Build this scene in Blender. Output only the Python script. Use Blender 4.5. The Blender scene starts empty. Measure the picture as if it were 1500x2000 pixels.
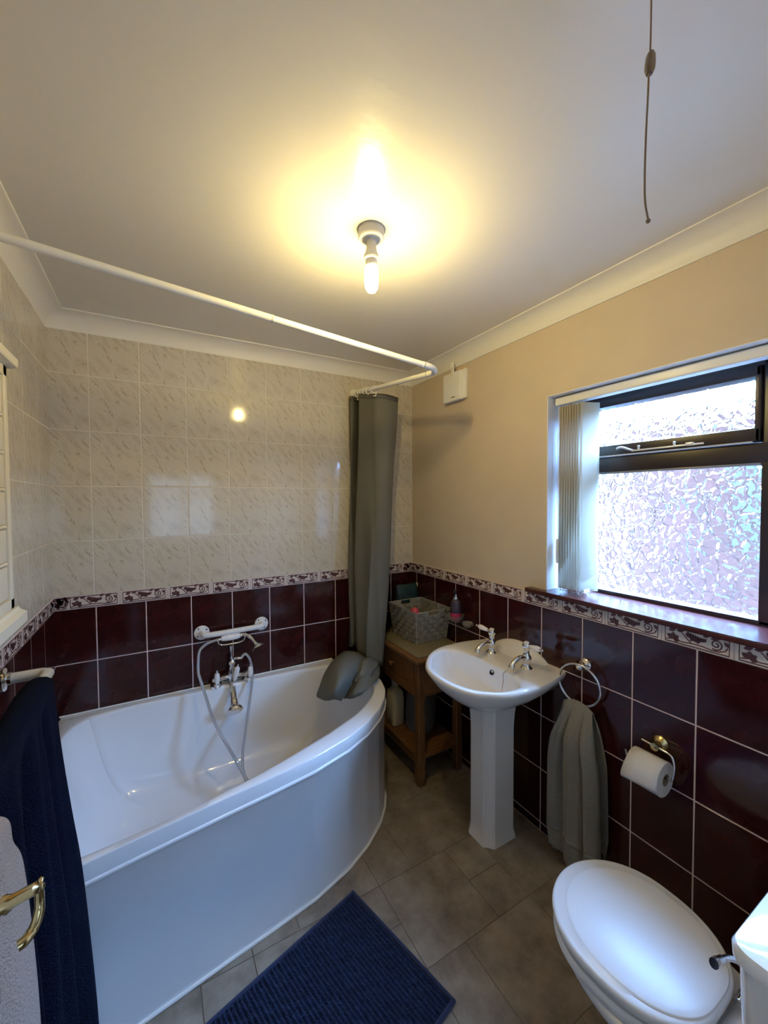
import bpy, bmesh, math, random
from mathutils import Vector, Matrix
random.seed(7)
sc = bpy.context.scene
C = sc.collection
PI = math.pi

# ------------------------------------------------------------------ camera, sky, exposure
YAW, PIT, ROL = math.radians(29.78), math.radians(1.8165), math.radians(-0.3072)
cam_d = bpy.data.cameras.new('camera')
cam_d.sensor_fit = 'HORIZONTAL'; cam_d.sensor_width = 36.0; cam_d.lens = 18.643
cam_d.clip_start = 0.01; cam_d.clip_end = 100
cam = bpy.data.objects.new('camera', cam_d); C.objects.link(cam)
R0 = Vector((math.cos(YAW), -math.sin(YAW), 0))
F0 = Vector((math.sin(YAW)*math.cos(PIT), math.cos(YAW)*math.cos(PIT), -math.sin(PIT)))
U0 = Vector((math.sin(YAW)*math.sin(PIT), math.cos(YAW)*math.sin(PIT), math.cos(PIT)))
cr, sr = math.cos(ROL), math.sin(ROL)
Rv = cr*R0 + sr*U0; Uv = cr*U0 - sr*R0
M = Matrix((Rv, Uv, -F0)).transposed().to_4x4(); M.translation = (0, 0, 1.56)
cam.matrix_world = M
sc.camera = cam

SKY = (0.235, 0.485, 1.0); SKY_STRENGTH = 310.0
BULB_STRENGTH = 410.0
world = bpy.data.worlds.new('overcast_sky'); sc.world = world; world.use_nodes = True
wn = world.node_tree.nodes['Background']
wn.inputs['Color'].default_value = (*SKY, 1); wn.inputs['Strength'].default_value = SKY_STRENGTH
sc.view_settings.view_transform = 'Standard'; sc.view_settings.look = 'None'
sc.view_settings.gamma = 1.0; sc.view_settings.use_curve_mapping = False
sc.view_settings.exposure = 0.03
try:
    sc.cycles.use_denoising = True
    sc.cycles.max_bounces = 10; sc.cycles.diffuse_bounces = 5; sc.cycles.glossy_bounces = 5
    sc.cycles.transmission_bounces = 8; sc.cycles.transparent_max_bounces = 12
    sc.cycles.sample_clamp_indirect = 6.0
except Exception:
    pass
# portal: tells the renderer that the sky enters through the window opening
pl = bpy.data.lights.new('window_sky_portal', 'AREA'); pl.shape = 'RECTANGLE'; pl.size = 0.80; pl.size_y = 0.88
pl.cycles.is_portal = True
po = bpy.data.objects.new('window_sky_portal', pl); C.objects.link(po)
po.location = (1.79, 0.80, 1.585); po.rotation_euler = (0, PI/2, 0)

# ------------------------------------------------------------------ measures (metres, camera over the origin)
XL, XR, YB, YN = -0.418, 1.542, 2.3045, 0.10
ZC, ZCOV = 2.407, 2.3295                 # ceiling, lower edge of coving
ZT, ZB = 1.1205, 1.0607                  # border tile band
TW, TH = 0.203, 0.2549                   # tile pitch
X0, Y0 = -0.2572, 2.0335                 # a tile joint on back wall / right wall
WY0, WY1, WZ0, WZ1 = 0.40, 1.205, 1.142, 2.022   # window opening

# ------------------------------------------------------------------ materials
def newmat(name):
    m = bpy.data.materials.new(name); m.use_nodes = True
    return m, m.node_tree, m.node_tree.nodes['Principled BSDF']
def P(name, col, rough=0.5, metal=0.0, coat=0.0, noise=0.0, nscale=20.0, bump=0.0, bscale=60.0, sheen=0.0, spec=None, trans=0.0, ior=None, col2=None, stretch=None):
    m, t, b = newmat(name)
    b.inputs['Base Color'].default_value = (*col, 1); b.inputs['Roughness'].default_value = rough
    b.inputs['Metallic'].default_value = metal
    if coat: b.inputs['Coat Weight'].default_value = coat; b.inputs['Coat Roughness'].default_value = 0.05
    if sheen: b.inputs['Sheen Weight'].default_value = sheen
    if spec is not None: b.inputs['Specular IOR Level'].default_value = spec
    if trans: b.inputs['Transmission Weight'].default_value = trans
    if ior: b.inputs['IOR'].default_value = ior
    if noise or bump:
        tc = t.nodes.new('ShaderNodeTexCoord'); src = tc.outputs['Object']
        if stretch:
            mp = t.nodes.new('ShaderNodeMapping'); mp.inputs['Scale'].default_value = stretch
            t.links.new(src, mp.inputs['Vector']); src = mp.outputs['Vector']
    if noise:
        n = t.nodes.new('ShaderNodeTexNoise'); n.inputs['Scale'].default_value = nscale; n.inputs['Detail'].default_value = 6
        t.links.new(src, n.inputs['Vector'])
        r = t.nodes.new('ShaderNodeValToRGB')
        c2 = col2 or tuple(c*(1-noise) for c in col)
        r.color_ramp.elements[0].position = 0.3; r.color_ramp.elements[1].position = 0.7
        r.color_ramp.elements[0].color = (*c2, 1); r.color_ramp.elements[1].color = (*col, 1)
        t.links.new(n.outputs['Fac'], r.inputs['Fac']); t.links.new(r.outputs['Color'], b.inputs['Base Color'])
    if bump:
        n2 = t.nodes.new('ShaderNodeTexNoise'); n2.inputs['Scale'].default_value = bscale; n2.inputs['Detail'].default_value = 4
        t.links.new(src, n2.inputs['Vector'])
        bp = t.nodes.new('ShaderNodeBump'); bp.inputs['Strength'].default_value = bump; bp.inputs['Distance'].default_value = 0.01
        t.links.new(n2.outputs['Fac'], bp.inputs['Height']); t.links.new(bp.outputs['Normal'], b.inputs['Normal'])
    return m

M_CEIL = P('ceiling_paint', (0.73, 0.685, 0.60), 0.26, bump=0.10, bscale=14, stretch=(1, 2.2, 1))
M_COVE = P('coving_paint', (0.80, 0.76, 0.68), 0.45)
M_WALL = P('beige_wall_paint', (0.63, 0.51, 0.365), 0.6, noise=0.06, nscale=6, bump=0.05, bscale=90)
M_GROUT = P('pink_white_grout', (0.62, 0.50, 0.46), 0.8)
M_GROUTC = P('cream_grout', (0.70, 0.63, 0.52), 0.8)
M_BURG = P('burgundy_glaze', (0.038, 0.0062, 0.0062), 0.10, noise=0.45, nscale=14, bump=0.02, bscale=8)
M_BORD = P('border_tile_glaze', (0.66, 0.56, 0.49), 0.2)
M_MOTIF = P('border_print', (0.085, 0.035, 0.038), 0.25, noise=0.5, nscale=40, col2=(0.16, 0.07, 0.07))
M_REV = P('white_reveal_paint', (0.78, 0.76, 0.74), 0.5)
M_BATH = P('white_acrylic', (0.82, 0.81, 0.80), 0.12, coat=0.4)
M_SEAT = P('seat_plastic', (0.80, 0.79, 0.78), 0.30)
M_CER = P('white_ceramic', (0.84, 0.80, 0.75), 0.08, coat=0.5)
M_CHROME = P('chrome', (0.78, 0.77, 0.76), 0.08, metal=1)
M_HOLE = P('dark_opening', (0.01, 0.01, 0.01), 0.6)
M_BRASS = P('antique_brass', (0.62, 0.47, 0.22), 0.22, metal=1)
M_DBRASS = P('dark_brass', (0.16, 0.11, 0.05), 0.35, metal=1)
M_WPLAST = P('white_plastic', (0.80, 0.78, 0.73), 0.35)
M_CURT = P('grey_green_curtain_cloth', (0.125, 0.117, 0.090), 0.65, spec=0.25, bump=0.15, bscale=300)
M_CURT2 = P('curtain_hem_cloth', (0.09, 0.085, 0.065), 0.6, bump=0.15, bscale=300)
M_NAVY = P('navy_terry', (0.0035, 0.0052, 0.013), 1.0, bump=0.9, bscale=260, noise=0.4, nscale=200, spec=0.08)
M_WTER = P('cream_terry', (0.57, 0.46, 0.38), 1.0, sheen=0.05, bump=0.9, bscale=260, noise=0.15, nscale=180, spec=0.08)
M_GTER = P('grey_terry', (0.36, 0.325, 0.26), 1.0, sheen=0.05, bump=0.9, bscale=280, noise=0.15, nscale=200, spec=0.08)
M_RUG = P('navy_chenille', (0.013, 0.025, 0.070), 1.0, sheen=0.08, bump=0.8, bscale=200, noise=0.5, nscale=60, spec=0.08)
M_PINE = P('waxed_pine', (0.20, 0.088, 0.030), 0.42, noise=0.45, nscale=9, stretch=(1, 8, 8))
M_PINE2 = P('waxed_pine_legs', (0.19, 0.085, 0.030), 0.42, noise=0.45, nscale=9, stretch=(8, 8, 1))
M_KNOB = P('dark_pine_knob', (0.16, 0.075, 0.03), 0.4)
M_MAT = P('clear_mat', (0.30, 0.25, 0.15), 0.15, trans=0.35)
M_BASKET = P('grey_woven_strap', (0.30, 0.295, 0.265), 0.5, noise=0.35, nscale=45)
M_WIRE = P('pale_metal_wire', (0.55, 0.52, 0.45), 0.35, metal=0.6)
M_POUCH = P('teal_print_cloth', (0.006, 0.014, 0.035), 0.5, noise=1.0, nscale=16, col2=(0.012, 0.06, 0.05))
M_PINK = P('pink_plastic', (0.72, 0.07, 0.16), 0.3)
M_PINKL = P('pink_soap', (0.62, 0.03, 0.12), 0.15, trans=0.25)
M_PURPL = P('dark_label', (0.055, 0.04, 0.07), 0.2)
M_CLEAR = P('clear_moulded_plastic', (0.85, 0.83, 0.82), 0.08, trans=0.85, ior=1.45)
M_WHITEW = P('cream_painted_wood', (0.80, 0.72, 0.54), 0.4)
M_RAIL = P('cream_rail_enamel', (0.60, 0.54, 0.44), 0.25)
M_TISSUE = P('toilet_tissue', (0.80, 0.75, 0.70), 0.95, bump=0.15, bscale=160)
M_DFRAME = P('dark_brown_window_frame', (0.022, 0.011, 0.008), 0.35, noise=0.4, nscale=12)
M_SILL = P('mahogany_sill', (0.075, 0.018, 0.014), 0.22, noise=0.4, nscale=8, stretch=(8, 1, 8))
M_SLAT = P('cream_blind_fabric', (0.72, 0.65, 0.50), 0.8, bump=0.2, bscale=400)
_t = M_SLAT.node_tree; _tr = _t.nodes.new('ShaderNodeBsdfTranslucent'); _tr.inputs['Color'].default_value = (0.72, 0.68, 0.58, 1)
_mx = _t.nodes.new('ShaderNodeMixShader'); _mx.inputs['Fac'].default_value = 0.5
_t.links.new(_t.nodes['Principled BSDF'].outputs[0], _mx.inputs[1]); _t.links.new(_tr.outputs[0], _mx.inputs[2]); _t.links.new(_mx.outputs[0], _t.nodes['Material Output'].inputs['Surface'])
M_CORD = P('grubby_cord', (0.20, 0.16, 0.13), 0.8)
M_AMBER = P('smoky_acorn', (0.24, 0.19, 0.14), 0.15, trans=0.4)
M_BOTTLE = P('cream_bottle_plastic', (0.62, 0.54, 0.38), 0.4)
M_BAG = P('grey_cloth_bag', (0.15, 0.15, 0.15), 0.8)
M_BLACK = P('black_rubber', (0.012, 0.012, 0.012), 0.6)
M_BRICKOUT = P('pale_pink_brickwork', (0.042, 0.0185, 0.014), 0.95, noise=0.35, nscale=5, col2=(0.023, 0.014, 0.011), spec=0.0)
M_BLUE = P('pale_blue_paint', (0.13, 0.28, 0.26), 0.6, spec=0.0)
M_DOOR = P('white_gloss_door', (0.72, 0.68, 0.62), 0.3)
M_HALL = P('hall_paint', (0.40, 0.36, 0.30), 0.8)

def cream_tile_mat():
    m, t, b = newmat('cream_marble_glaze')
    b.inputs['Roughness'].default_value = 0.09
    tc = t.nodes.new('ShaderNodeTexCoord')
    mp = t.nodes.new('ShaderNodeMapping'); mp.inputs['Rotation'].default_value = (0, math.radians(38), 0)
    t.links.new(tc.outputs['Object'], mp.inputs['Vector'])
    mp0 = mp; mp = t.nodes.new('ShaderNodeMapping'); mp.inputs['Scale'].default_value = (42, 42, 13)
    t.links.new(mp0.outputs['Vector'], mp.inputs['Vector'])
    n = t.nodes.new('ShaderNodeTexNoise'); n.inputs['Scale'].default_value = 1.0; n.inputs['Detail'].default_value = 7; n.inputs['Roughness'].default_value = 0.62
    t.links.new(mp.outputs['Vector'], n.inputs['Vector'])
    r = t.nodes.new('ShaderNodeValToRGB'); e = r.color_ramp.elements
    base = (0.61, 0.54, 0.40, 1)
    e[0].position = 0.0; e[0].color = base
    for p_, c_ in ((0.34, base), (0.36, (0.30, 0.235, 0.165, 1)), (0.385, base), (0.50, (0.63, 0.56, 0.44, 1)), (0.60, (0.55, 0.48, 0.37, 1)), (0.655, base), (0.675, (0.33, 0.26, 0.185, 1)), (0.70, base)):
        x = e.new(p_); x.color = c_
    e[len(e)-1].position = 1.0; e[len(e)-1].color = base
    t.links.new(n.outputs['Fac'], r.inputs['Fac']); t.links.new(r.outputs['Color'], b.inputs['Base Color'])
    n2 = t.nodes.new('ShaderNodeTexNoise'); n2.inputs['Scale'].default_value = 9
    bp = t.nodes.new('ShaderNodeBump'); bp.inputs['Strength'].default_value = 0.03; bp.inputs['Distance'].default_value = 0.01
    t.links.new(tc.outputs['Object'], n2.inputs['Vector']); t.links.new(n2.outputs['Fac'], bp.inputs['Height']); t.links.new(bp.outputs['Normal'], b.inputs['Normal'])
    return m
M_CREAM = cream_tile_mat()

def floor_mat():
    m, t, b = newmat('stone_print_vinyl')
    b.inputs['Roughness'].default_value = 0.38
    tc = t.nodes.new('ShaderNodeTexCoord'); oi = t.nodes.new('ShaderNodeObjectInfo')
    ad = t.nodes.new('ShaderNodeVectorMath'); ad.operation = 'ADD'
    t.links.new(tc.outputs['Object'], ad.inputs[0]); t.links.new(oi.outputs['Location'], ad.inputs[1])
    n = t.nodes.new('ShaderNodeTexNoise'); n.inputs['Scale'].default_value = 9; n.inputs['Detail'].default_value = 8; n.inputs['Roughness'].default_value = 0.65
    t.links.new(ad.outputs[0], n.inputs['Vector'])
    r = t.nodes.new('ShaderNodeValToRGB'); e = r.color_ramp.elements
    e[0].position = 0.32; e[0].color = (0.150, 0.106, 0.068, 1); e[1].position = 0.72; e[1].color = (0.36, 0.292, 0.215, 1)
    t.links.new(n.outputs['Fac'], r.inputs['Fac']); t.links.new(r.outputs['Color'], b.inputs['Base Color'])
    return m
M_FLOOR = floor_mat()
M_FGROUT = P('floor_joint', (0.145, 0.115, 0.09), 0.7)

def glass_mat():
    m, t, b = newmat('textured_obscure_glass')
    nt = t.nodes; nt.remove(b); out = nt['Material Output']
    tc = nt.new('ShaderNodeTexCoord')
    wp = nt.new('ShaderNodeTexNoise'); wp.inputs['Scale'].default_value = 14; wp.inputs['Detail'].default_value = 2
    t.links.new(tc.outputs['Object'], wp.inputs['Vector'])
    mx = nt.new('ShaderNodeVectorMath'); mx.operation = 'MULTIPLY_ADD'; mx.inputs[1].default_value = (0.05, 0.05, 0.05)
    t.links.new(wp.outputs['Color'], mx.inputs[0]); t.links.new(tc.outputs['Object'], mx.inputs[2])
    v = nt.new('ShaderNodeTexVoronoi'); v.feature = 'DISTANCE_TO_EDGE'; v.inputs['Scale'].default_value = 30
    t.links.new(mx.outputs[0], v.inputs['Vector'])
    rp = nt.new('ShaderNodeValToRGB'); rp.color_ramp.elements[0].position = 0.0; rp.color_ramp.elements[1].position = 0.22
    t.links.new(v.outputs['Distance'], rp.inputs['Fac'])
    bp = nt.new('ShaderNodeBump'); bp.inputs['Strength'].default_value = 0.8; bp.inputs['Distance'].default_value = 0.006
    t.links.new(rp.outputs['Color'], bp.inputs['Height'])
    g = nt.new('ShaderNodeBsdfGlass'); g.inputs['Roughness'].default_value = 0.02; g.inputs['IOR'].default_value = 1.35
    t.links.new(bp.outputs['Normal'], g.inputs['Normal'])
    tr = nt.new('ShaderNodeBsdfTransparent'); tr.inputs['Color'].default_value = (0.96, 0.97, 0.98, 1)
    ms = nt.new('ShaderNodeMixShader'); ms.inputs['Fac'].default_value = 0.5
    t.links.new(tr.outputs[0], ms.inputs[1]); t.links.new(g.outputs[0], ms.inputs[2])
    t.links.new(ms.outputs[0], out.inputs['Surface'])
    return m
M_GLASS = glass_mat()

M_NET = P('net_curtain', (0.5, 0.5, 0.5), 0.9)
_t = M_NET.node_tree; _tr = _t.nodes.new('ShaderNodeBsdfTranslucent'); _tr.inputs['Color'].default_value = (0.040, 0.0275, 0.0195, 1)
_t.links.new(_tr.outputs[0], _t.nodes['Material Output'].inputs['Surface'])
def emit_mat(name, col, s):
    m, t, b = newmat(name)
    b.inputs['Base Color'].default_value = (0.9, 0.9, 0.85, 1)
    b.inputs['Emission Color'].default_value = (*col, 1); b.inputs['Emission Strength'].default_value = s
    return m
M_BULB = emit_mat('lit_bulb', (1.0, 0.79, 0.31), BULB_STRENGTH)

# ------------------------------------------------------------------ helpers
def mkmesh(name, bm, mats, smooth=True, angle=40):
    me = bpy.data.meshes.new(name)
    bmesh.ops.recalc_face_normals(bm, faces=bm.faces)
    bm.to_mesh(me); bm.free()
    for m in (mats if isinstance(mats, (list, tuple)) else [mats]): me.materials.append(m)
    if smooth:
        me.polygons.foreach_set('use_smooth', [True]*len(me.polygons))
        try: me.set_sharp_from_angle(angle=math.radians(angle))
        except Exception: pass
    return me
def wloc(o):
    v = Vector((0, 0, 0))
    while o is not None: v += o.location; o = o.parent
    return v
def obj(name, bm, mats, parent=None, loc=None, smooth=True, angle=40):
    """links a bmesh given in world coordinates as ONE object"""
    org = wloc(parent) if parent is not None else Vector(loc or (0, 0, 0))
    bmesh.ops.translate(bm, verts=bm.verts, vec=-org)
    o = bpy.data.objects.new(name, mkmesh(name, bm, mats, smooth, angle)); C.objects.link(o)
    if parent is not None: o.parent = parent
    else: o.location = org
    return o
def thing(name, label, cat, loc, group=None):
    o = bpy.data.objects.new(name, None); C.objects.link(o); o.location = loc; o.empty_display_size = 0.05
    o['label'] = label; o['category'] = cat
    if group: o['group'] = group
    return o
def tag(o, label, cat, group=None):
    o['label'] = label; o['category'] = cat
    if group: o['group'] = group
    return o
def struct(o): o['kind'] = 'structure'; return o
def sempty(name, loc=(0, 0, 0)):
    o = bpy.data.objects.new(name, None); C.objects.link(o); o.location = loc; o['kind'] = 'structure'; return o

def box(bm, a, b, bev=0.0, seg=2):
    r = bmesh.ops.create_cube(bm, size=1.0)
    vs = r['verts']
    c = [(a[i]+b[i])/2 for i in range(3)]; s = [abs(b[i]-a[i]) for i in range(3)]
    bmesh.ops.scale(bm, verts=vs, vec=s); bmesh.ops.translate(bm, verts=vs, vec=c)
    if bev:
        es = list({e for v in vs for e in v.link_edges})
        bmesh.ops.bevel(bm, geom=es, offset=bev, segments=seg, affect='EDGES', profile=0.6)
    return bm
def B(a, b, bev=0.0, seg=2): return box(bmesh.new(), a, b, bev, seg)
def frames(pts):
    n = len(pts); ts = []
    for i in range(n):
        a = pts[max(0, i-1)]; b = pts[min(n-1, i+1)]
        d = (b-a); ts.append(d.normalized() if d.length > 1e-9 else Vector((0, 0, 1)))
    up = Vector((0, 0, 1)) if abs(ts[0].z) < 0.9 else Vector((1, 0, 0))
    nrm = (up - ts[0]*up.dot(ts[0])).normalized(); out = []
    for t in ts:
        nrm = (nrm - t*nrm.dot(t))
        nrm = nrm.normalized() if nrm.length > 1e-6 else t.orthogonal().normalized()
        out.append((t, nrm, t.cross(nrm)))
    return out
def smooth_path(pts, n=8):
    pts = [Vector(p) for p in pts]; out = []
    for i in range(len(pts)-1):
        p0 = pts[i-1] if i else pts[0]*2-pts[1]; p1 = pts[i]; p2 = pts[i+1]
        p3 = pts[i+2] if i+2 < len(pts) else pts[-1]*2-pts[-2]
        for k in range(n):
            t = k/n
            out.append(0.5*((2*p1)+(-p0+p2)*t+(2*p0-5*p1+4*p2-p3)*t*t+(-p0+3*p1-3*p2+p3)*t**3))
    out.append(pts[-1]); return out
def ring_loft(bm, rings, close=True, cap0=True, cap1=True, loop=False):
    vr = [[bm.verts.new(p) for p in r] for r in rings]
    n = len(vr[0]); pairs = list(zip(vr, vr[1:])) + ([(vr[-1], vr[0])] if loop else [])
    for a, b in pairs:
        for i in range(n if close else n-1):
            j = (i+1) % n
            try: bm.faces.new((a[i], a[j], b[j], b[i]))
            except ValueError: pass
    if not loop:
        if cap0 and close: bm.faces.new(vr[0])
        if cap1 and close: bm.faces.new(vr[-1])
    return vr
def tube(bm, pts, r, seg=12, cap=True, flat=1.0, loop=False):
    pts = [Vector(p) for p in pts]; fr = frames(pts); rings = []
    for i, (p, (t, nx, bx)) in enumerate(zip(pts, fr)):
        rr = r[i] if isinstance(r, (list, tuple)) else r
        rings.append([p + nx*math.cos(2*PI*k/seg)*rr + bx*math.sin(2*PI*k/seg)*rr*flat for k in range(seg)])
    ring_loft(bm, rings, cap0=cap, cap1=cap, loop=loop); return bm
def lathe(bm, prof, c=(0, 0, 0), axis=(0, 0, 1), seg=24):
    """prof: list of (radius, distance along axis)"""
    ax = Vector(axis).normalized(); nx = ax.orthogonal().normalized(); bx = ax.cross(nx); c = Vector(c)
    rings = [[c+ax*h+(nx*math.cos(2*PI*k/seg)+bx*math.sin(2*PI*k/seg))*max(r, 1e-4) for k in range(seg)] for r, h in prof]
    ring_loft(bm, rings); return bm
def torus(bm, c, axis, R, r, seg=32, sg=8):
    ax = Vector(axis).normalized(); nx = ax.orthogonal().normalized(); bx = ax.cross(nx); c = Vector(c); rings = []
    for k in range(seg):
        d = nx*math.cos(2*PI*k/seg)+bx*math.sin(2*PI*k/seg)
        rings.append([c+d*(R+r*math.cos(2*PI*j/sg))+ax*r*math.sin(2*PI*j/sg) for j in range(sg)])
    ring_loft(bm, rings, loop=True); return bm
def sphere(bm, c, r, sc_=(1, 1, 1), seg=16, rings=10):
    q = bmesh.ops.create_uvsphere(bm, u_segments=seg, v_segments=rings, radius=r)
    bmesh.ops.scale(bm, verts=q['verts'], vec=sc_); bmesh.ops.translate(bm, verts=q['verts'], vec=c); return bm
def prism(bm, outline, a, b, axis='z'):
    def mk(p, h): return {'z': (p[0], p[1], h), 'y': (p[0], h, p[1]), 'x': (h, p[0], p[1])}[axis]
    ring_loft(bm, [[Vector(mk(p, a)) for p in outline], [Vector(mk(p, b)) for p in outline]]); return bm
def grid(bm, rows):
    vr = [[bm.verts.new(p) for p in r] for r in rows]
    for a, b in zip(vr, vr[1:]):
        for i in range(len(a)-1): bm.faces.new((a[i], a[i+1], b[i+1], b[i]))
    return bm
def solidify(o, th, offset=0.0):
    m = o.modifiers.new('thickness', 'SOLIDIFY'); m.thickness = th; m.offset = offset; return o
def subsurf(o, n=1):
    m = o.modifiers.new('smooth', 'SUBSURF'); m.levels = n; m.render_levels = n; return o
def lerp(a, b, t): return a+(b-a)*t
def sstep(a, b, x):
    t = max(0.0, min(1.0, (x-a)/(b-a))); return t*t*(3-2*t)

# ------------------------------------------------------------------ room shell
T = 0.25
floor_o = struct(obj('floor', B((XL-T, -1.45, -0.10), (XR+T, YB+T, -0.002)), M_FGROUT))
ceil_o = struct(obj('ceiling', B((XL-T, -1.45, ZC), (XR+T, YB+T, ZC+0.1)), M_CEIL))
wall_back = struct(obj('wall_back', B((XL-T, YB, -0.1), (XR+T, YB+T, ZC)), M_WALL))
wall_left = struct(obj('wall_left', B((XL-T, -1.45, -0.1), (XL, YB, ZC)), M_WALL))
bm = bmesh.new()
box(bm, (XR, -1.45, -0.1), (XR+T, YB, WZ0-0.020)); box(bm, (XR, -1.45, WZ1), (XR+T, YB, ZC))
box(bm, (XR, WY1, WZ0-0.020), (XR+T, YB, WZ1)); box(bm, (XR, -1.45, WZ0-0.020), (XR+T, WY0, WZ1))
wall_right = struct(obj('wall_right', bm, M_WALL, smooth=False))
bm = B((0.56, YN-0.12, -0.1), (XR, YN, ZC)); box(bm, (XL, YN-0.12, 2.06), (0.56, YN, ZC))
wall_front = struct(obj('wall_front', bm, M_WALL, smooth=False))
HW = (-0.12, 0.74, 1.02, 1.92)
bm = B((XL-T, -1.45, -0.1), (XR+T, -1.3, HW[2])); box(bm, (XL-T, -1.45, HW[3]), (XR+T, -1.3, ZC)); box(bm, (XL-T, -1.45, HW[2]), (HW[0], -1.3, HW[3])); box(bm, (HW[1], -1.45, HW[2]), (XR+T, -1.3, HW[3]))
struct(obj('wall_rear', bm, M_HALL, smooth=False))
win2 = sempty('window_2', (.31, -1.36, HW[2]))
bm = bmesh.new()
for a_, b_ in ((HW[0], HW[0]+.05), (.285, .335), (HW[1]-.05, HW[1])): box(bm, (a_, -1.40, HW[2]), (b_, -1.34, HW[3]))
for a_, b_ in ((HW[2], HW[2]+.05), (1.62, 1.66), (HW[3]-.05, HW[3])): box(bm, (HW[0], -1.40, a_), (HW[1], -1.34, b_))
obj('frame', bm, M_DOOR, win2, smooth=False)
obj('net_curtain', grid(bmesh.new(), [[Vector((HW[0]+(HW[1]-HW[0])*k/40, -1.415+.008*math.sin(k*1.9), z)) for k in range(41)] for z in (HW[2], HW[3])]), M_NET, win2)


# floor tiles: rows of one large square beside two small squares (or one upright oblong)
U = 0.1645; FX, FY = 0.75, 1.036
tile_cache = {}
def slab_mesh(w, h, t, bev, mat):
    """a bevelled slab in the local X-Z plane, front face towards -Y"""
    k = (round(w, 4), round(h, 4), round(t, 4), mat.name)
    if k in tile_cache: return tile_cache[k]
    bm = bmesh.new()
    r0 = [(0, 0, 0), (w, 0, 0), (w, 0, h), (0, 0, h)]
    r1 = [(0, -t+bev*.6, 0), (w, -t+bev*.6, 0), (w, -t+bev*.6, h), (0, -t+bev*.6, h)]
    r2 = [(bev*.4, -t+bev*.18, bev*.4), (w-bev*.4, -t+bev*.18, bev*.4), (w-bev*.4, -t+bev*.18, h-bev*.4), (bev*.4, -t+bev*.18, h-bev*.4)]
    r3 = [(bev, -t, bev), (w-bev, -t, bev), (w-bev, -t, h-bev), (bev, -t, h-bev)]
    ring_loft(bm, [[Vector(p) for p in r] for r in (r0, r1, r2, r3)])
    me = mkmesh('tile', bm, mat, False); tile_cache[k] = me; return me
def put(name, me, loc, rot, parent):
    o = bpy.data.objects.new(name, me); C.objects.link(o); o.parent = parent; o.location = loc; o.rotation_euler = rot; return o
def floor_tile(x0, y0, w, h):
    x1, y1 = min(x0+w, XR), min(y0+h, YB); x0, y0 = max(x0, XL), max(y0, YN)
    if x1-x0 < .02 or y1-y0 < .02: return
    g = 0.0012
    put('tile', slab_mesh(x1-x0-2*g, y1-y0-2*g, 0.002, 0.0006, M_FLOOR), (x0+g, y0+g, -0.002), (-PI/2, 0, 0), floor_o)
for row in range(-3, 4):
    y = FY+2*U*row; odd = row % 2
    for k in range(-3, 3):
        x = FX+3*U*k
        if not odd:
            floor_tile(x, y, 2*U, 2*U); floor_tile(x+2*U, y, U, U); floor_tile(x+2*U, y+U, U, U)
        else:
            floor_tile(x, y, U, 2*U); floor_tile(x+U, y, 2*U, 2*U)

# wall tiles. A wall frame maps (u, z): back u = x, right u = YB - y, left u = y
def wall_tile(wall, u0, u1, z0, z1, lo, hi, zlo, zhi, mat, t=0.007, g=0.0018, name='tile'):
    a, b, c, d = max(u0, lo), min(u1, hi), max(z0, zlo), min(z1, zhi)
    if b-a < 0.012 or d-c < 0.012: return
    ga, gb = (g if a == u0 else 0.001), (g if b == u1 else 0.001)
    me = slab_mesh(b-a-ga-gb, d-c-2*g, t, 0.0025, mat)
    z = c+g
    if wall is wall_back: put(name, me, (a+ga, YB, z), (0, 0, 0), wall)
    elif wall is wall_right: put(name, me, (XR, YB-a-ga, z), (0, 0, -PI/2), wall)
    else: put(name, me, (XL, a+ga, z), (0, 0, PI/2), wall)
def rows_down():
    return [(ZB-TH*(k+1), ZB-TH*k) for k in range(5)]
def rows_up():
    return [(ZT+TH*k, ZT+TH*(k+1)) for k in range(5)]
def grout(wall, lo, hi, z0, z1, mat):
    t = 0.0060
    if wall is wall_back: bm = B((lo, YB-t, z0), (hi, YB+.001, z1))
    elif wall is wall_right: bm = B((XR-t, YB-hi, z0), (XR+.001, YB-lo, z1))
    else: bm = B((XL-.001, lo, z0), (XL+t, hi, z1))
    obj('grout', bm, mat, wall, smooth=False)
WB = (XL, XR); WR = (0.0, YB-YN); WLf = (YN, YB)
for k in range(-2, 10):
    for (a, b) in rows_down()[:2] if k < 5 else rows_down():
        wall_tile(wall_back, X0+TW*k, X0+TW*(k+1), a, b, *WB, 0.0, ZB, M_BURG)
    for (a, b) in rows_up():
        wall_tile(wall_back, X0-.004+TW*k, X0-.004+TW*(k+1), a, b, *WB, ZT, ZCOV+.01, M_CREAM)
U0r = YB-Y0
for k in range(-2, 12):
    for (a, b) in rows_down():
        wall_tile(wall_right, U0r+TW*k, U0r+TW*(k+1), a, b, *WR, 0.0, ZB, M_BURG)
for k in range(4, 13):
    for (a, b) in rows_down()[:3]:
        wall_tile(wall_left, 1.908-TW*9+TW*k, 1.908-TW*9+TW*(k+1), a, b, *WLf, 0.0, ZB, M_BURG)
    for (a, b) in rows_up():
        wall_tile(wall_left, 1.905-TW*9+TW*k, 1.905-TW*9+TW*(k+1), a, b, *WLf, ZT, ZCOV+.01, M_CREAM)
for w, r in ((wall_back, WB), (wall_right, WR), (wall_left, WLf)):
    grout(w, *r, 0.0, ZT+.002, M_GROUT)
    if w is not wall_right: grout(w, *r, ZT+.002, ZCOV+.01, M_GROUTC)

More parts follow.
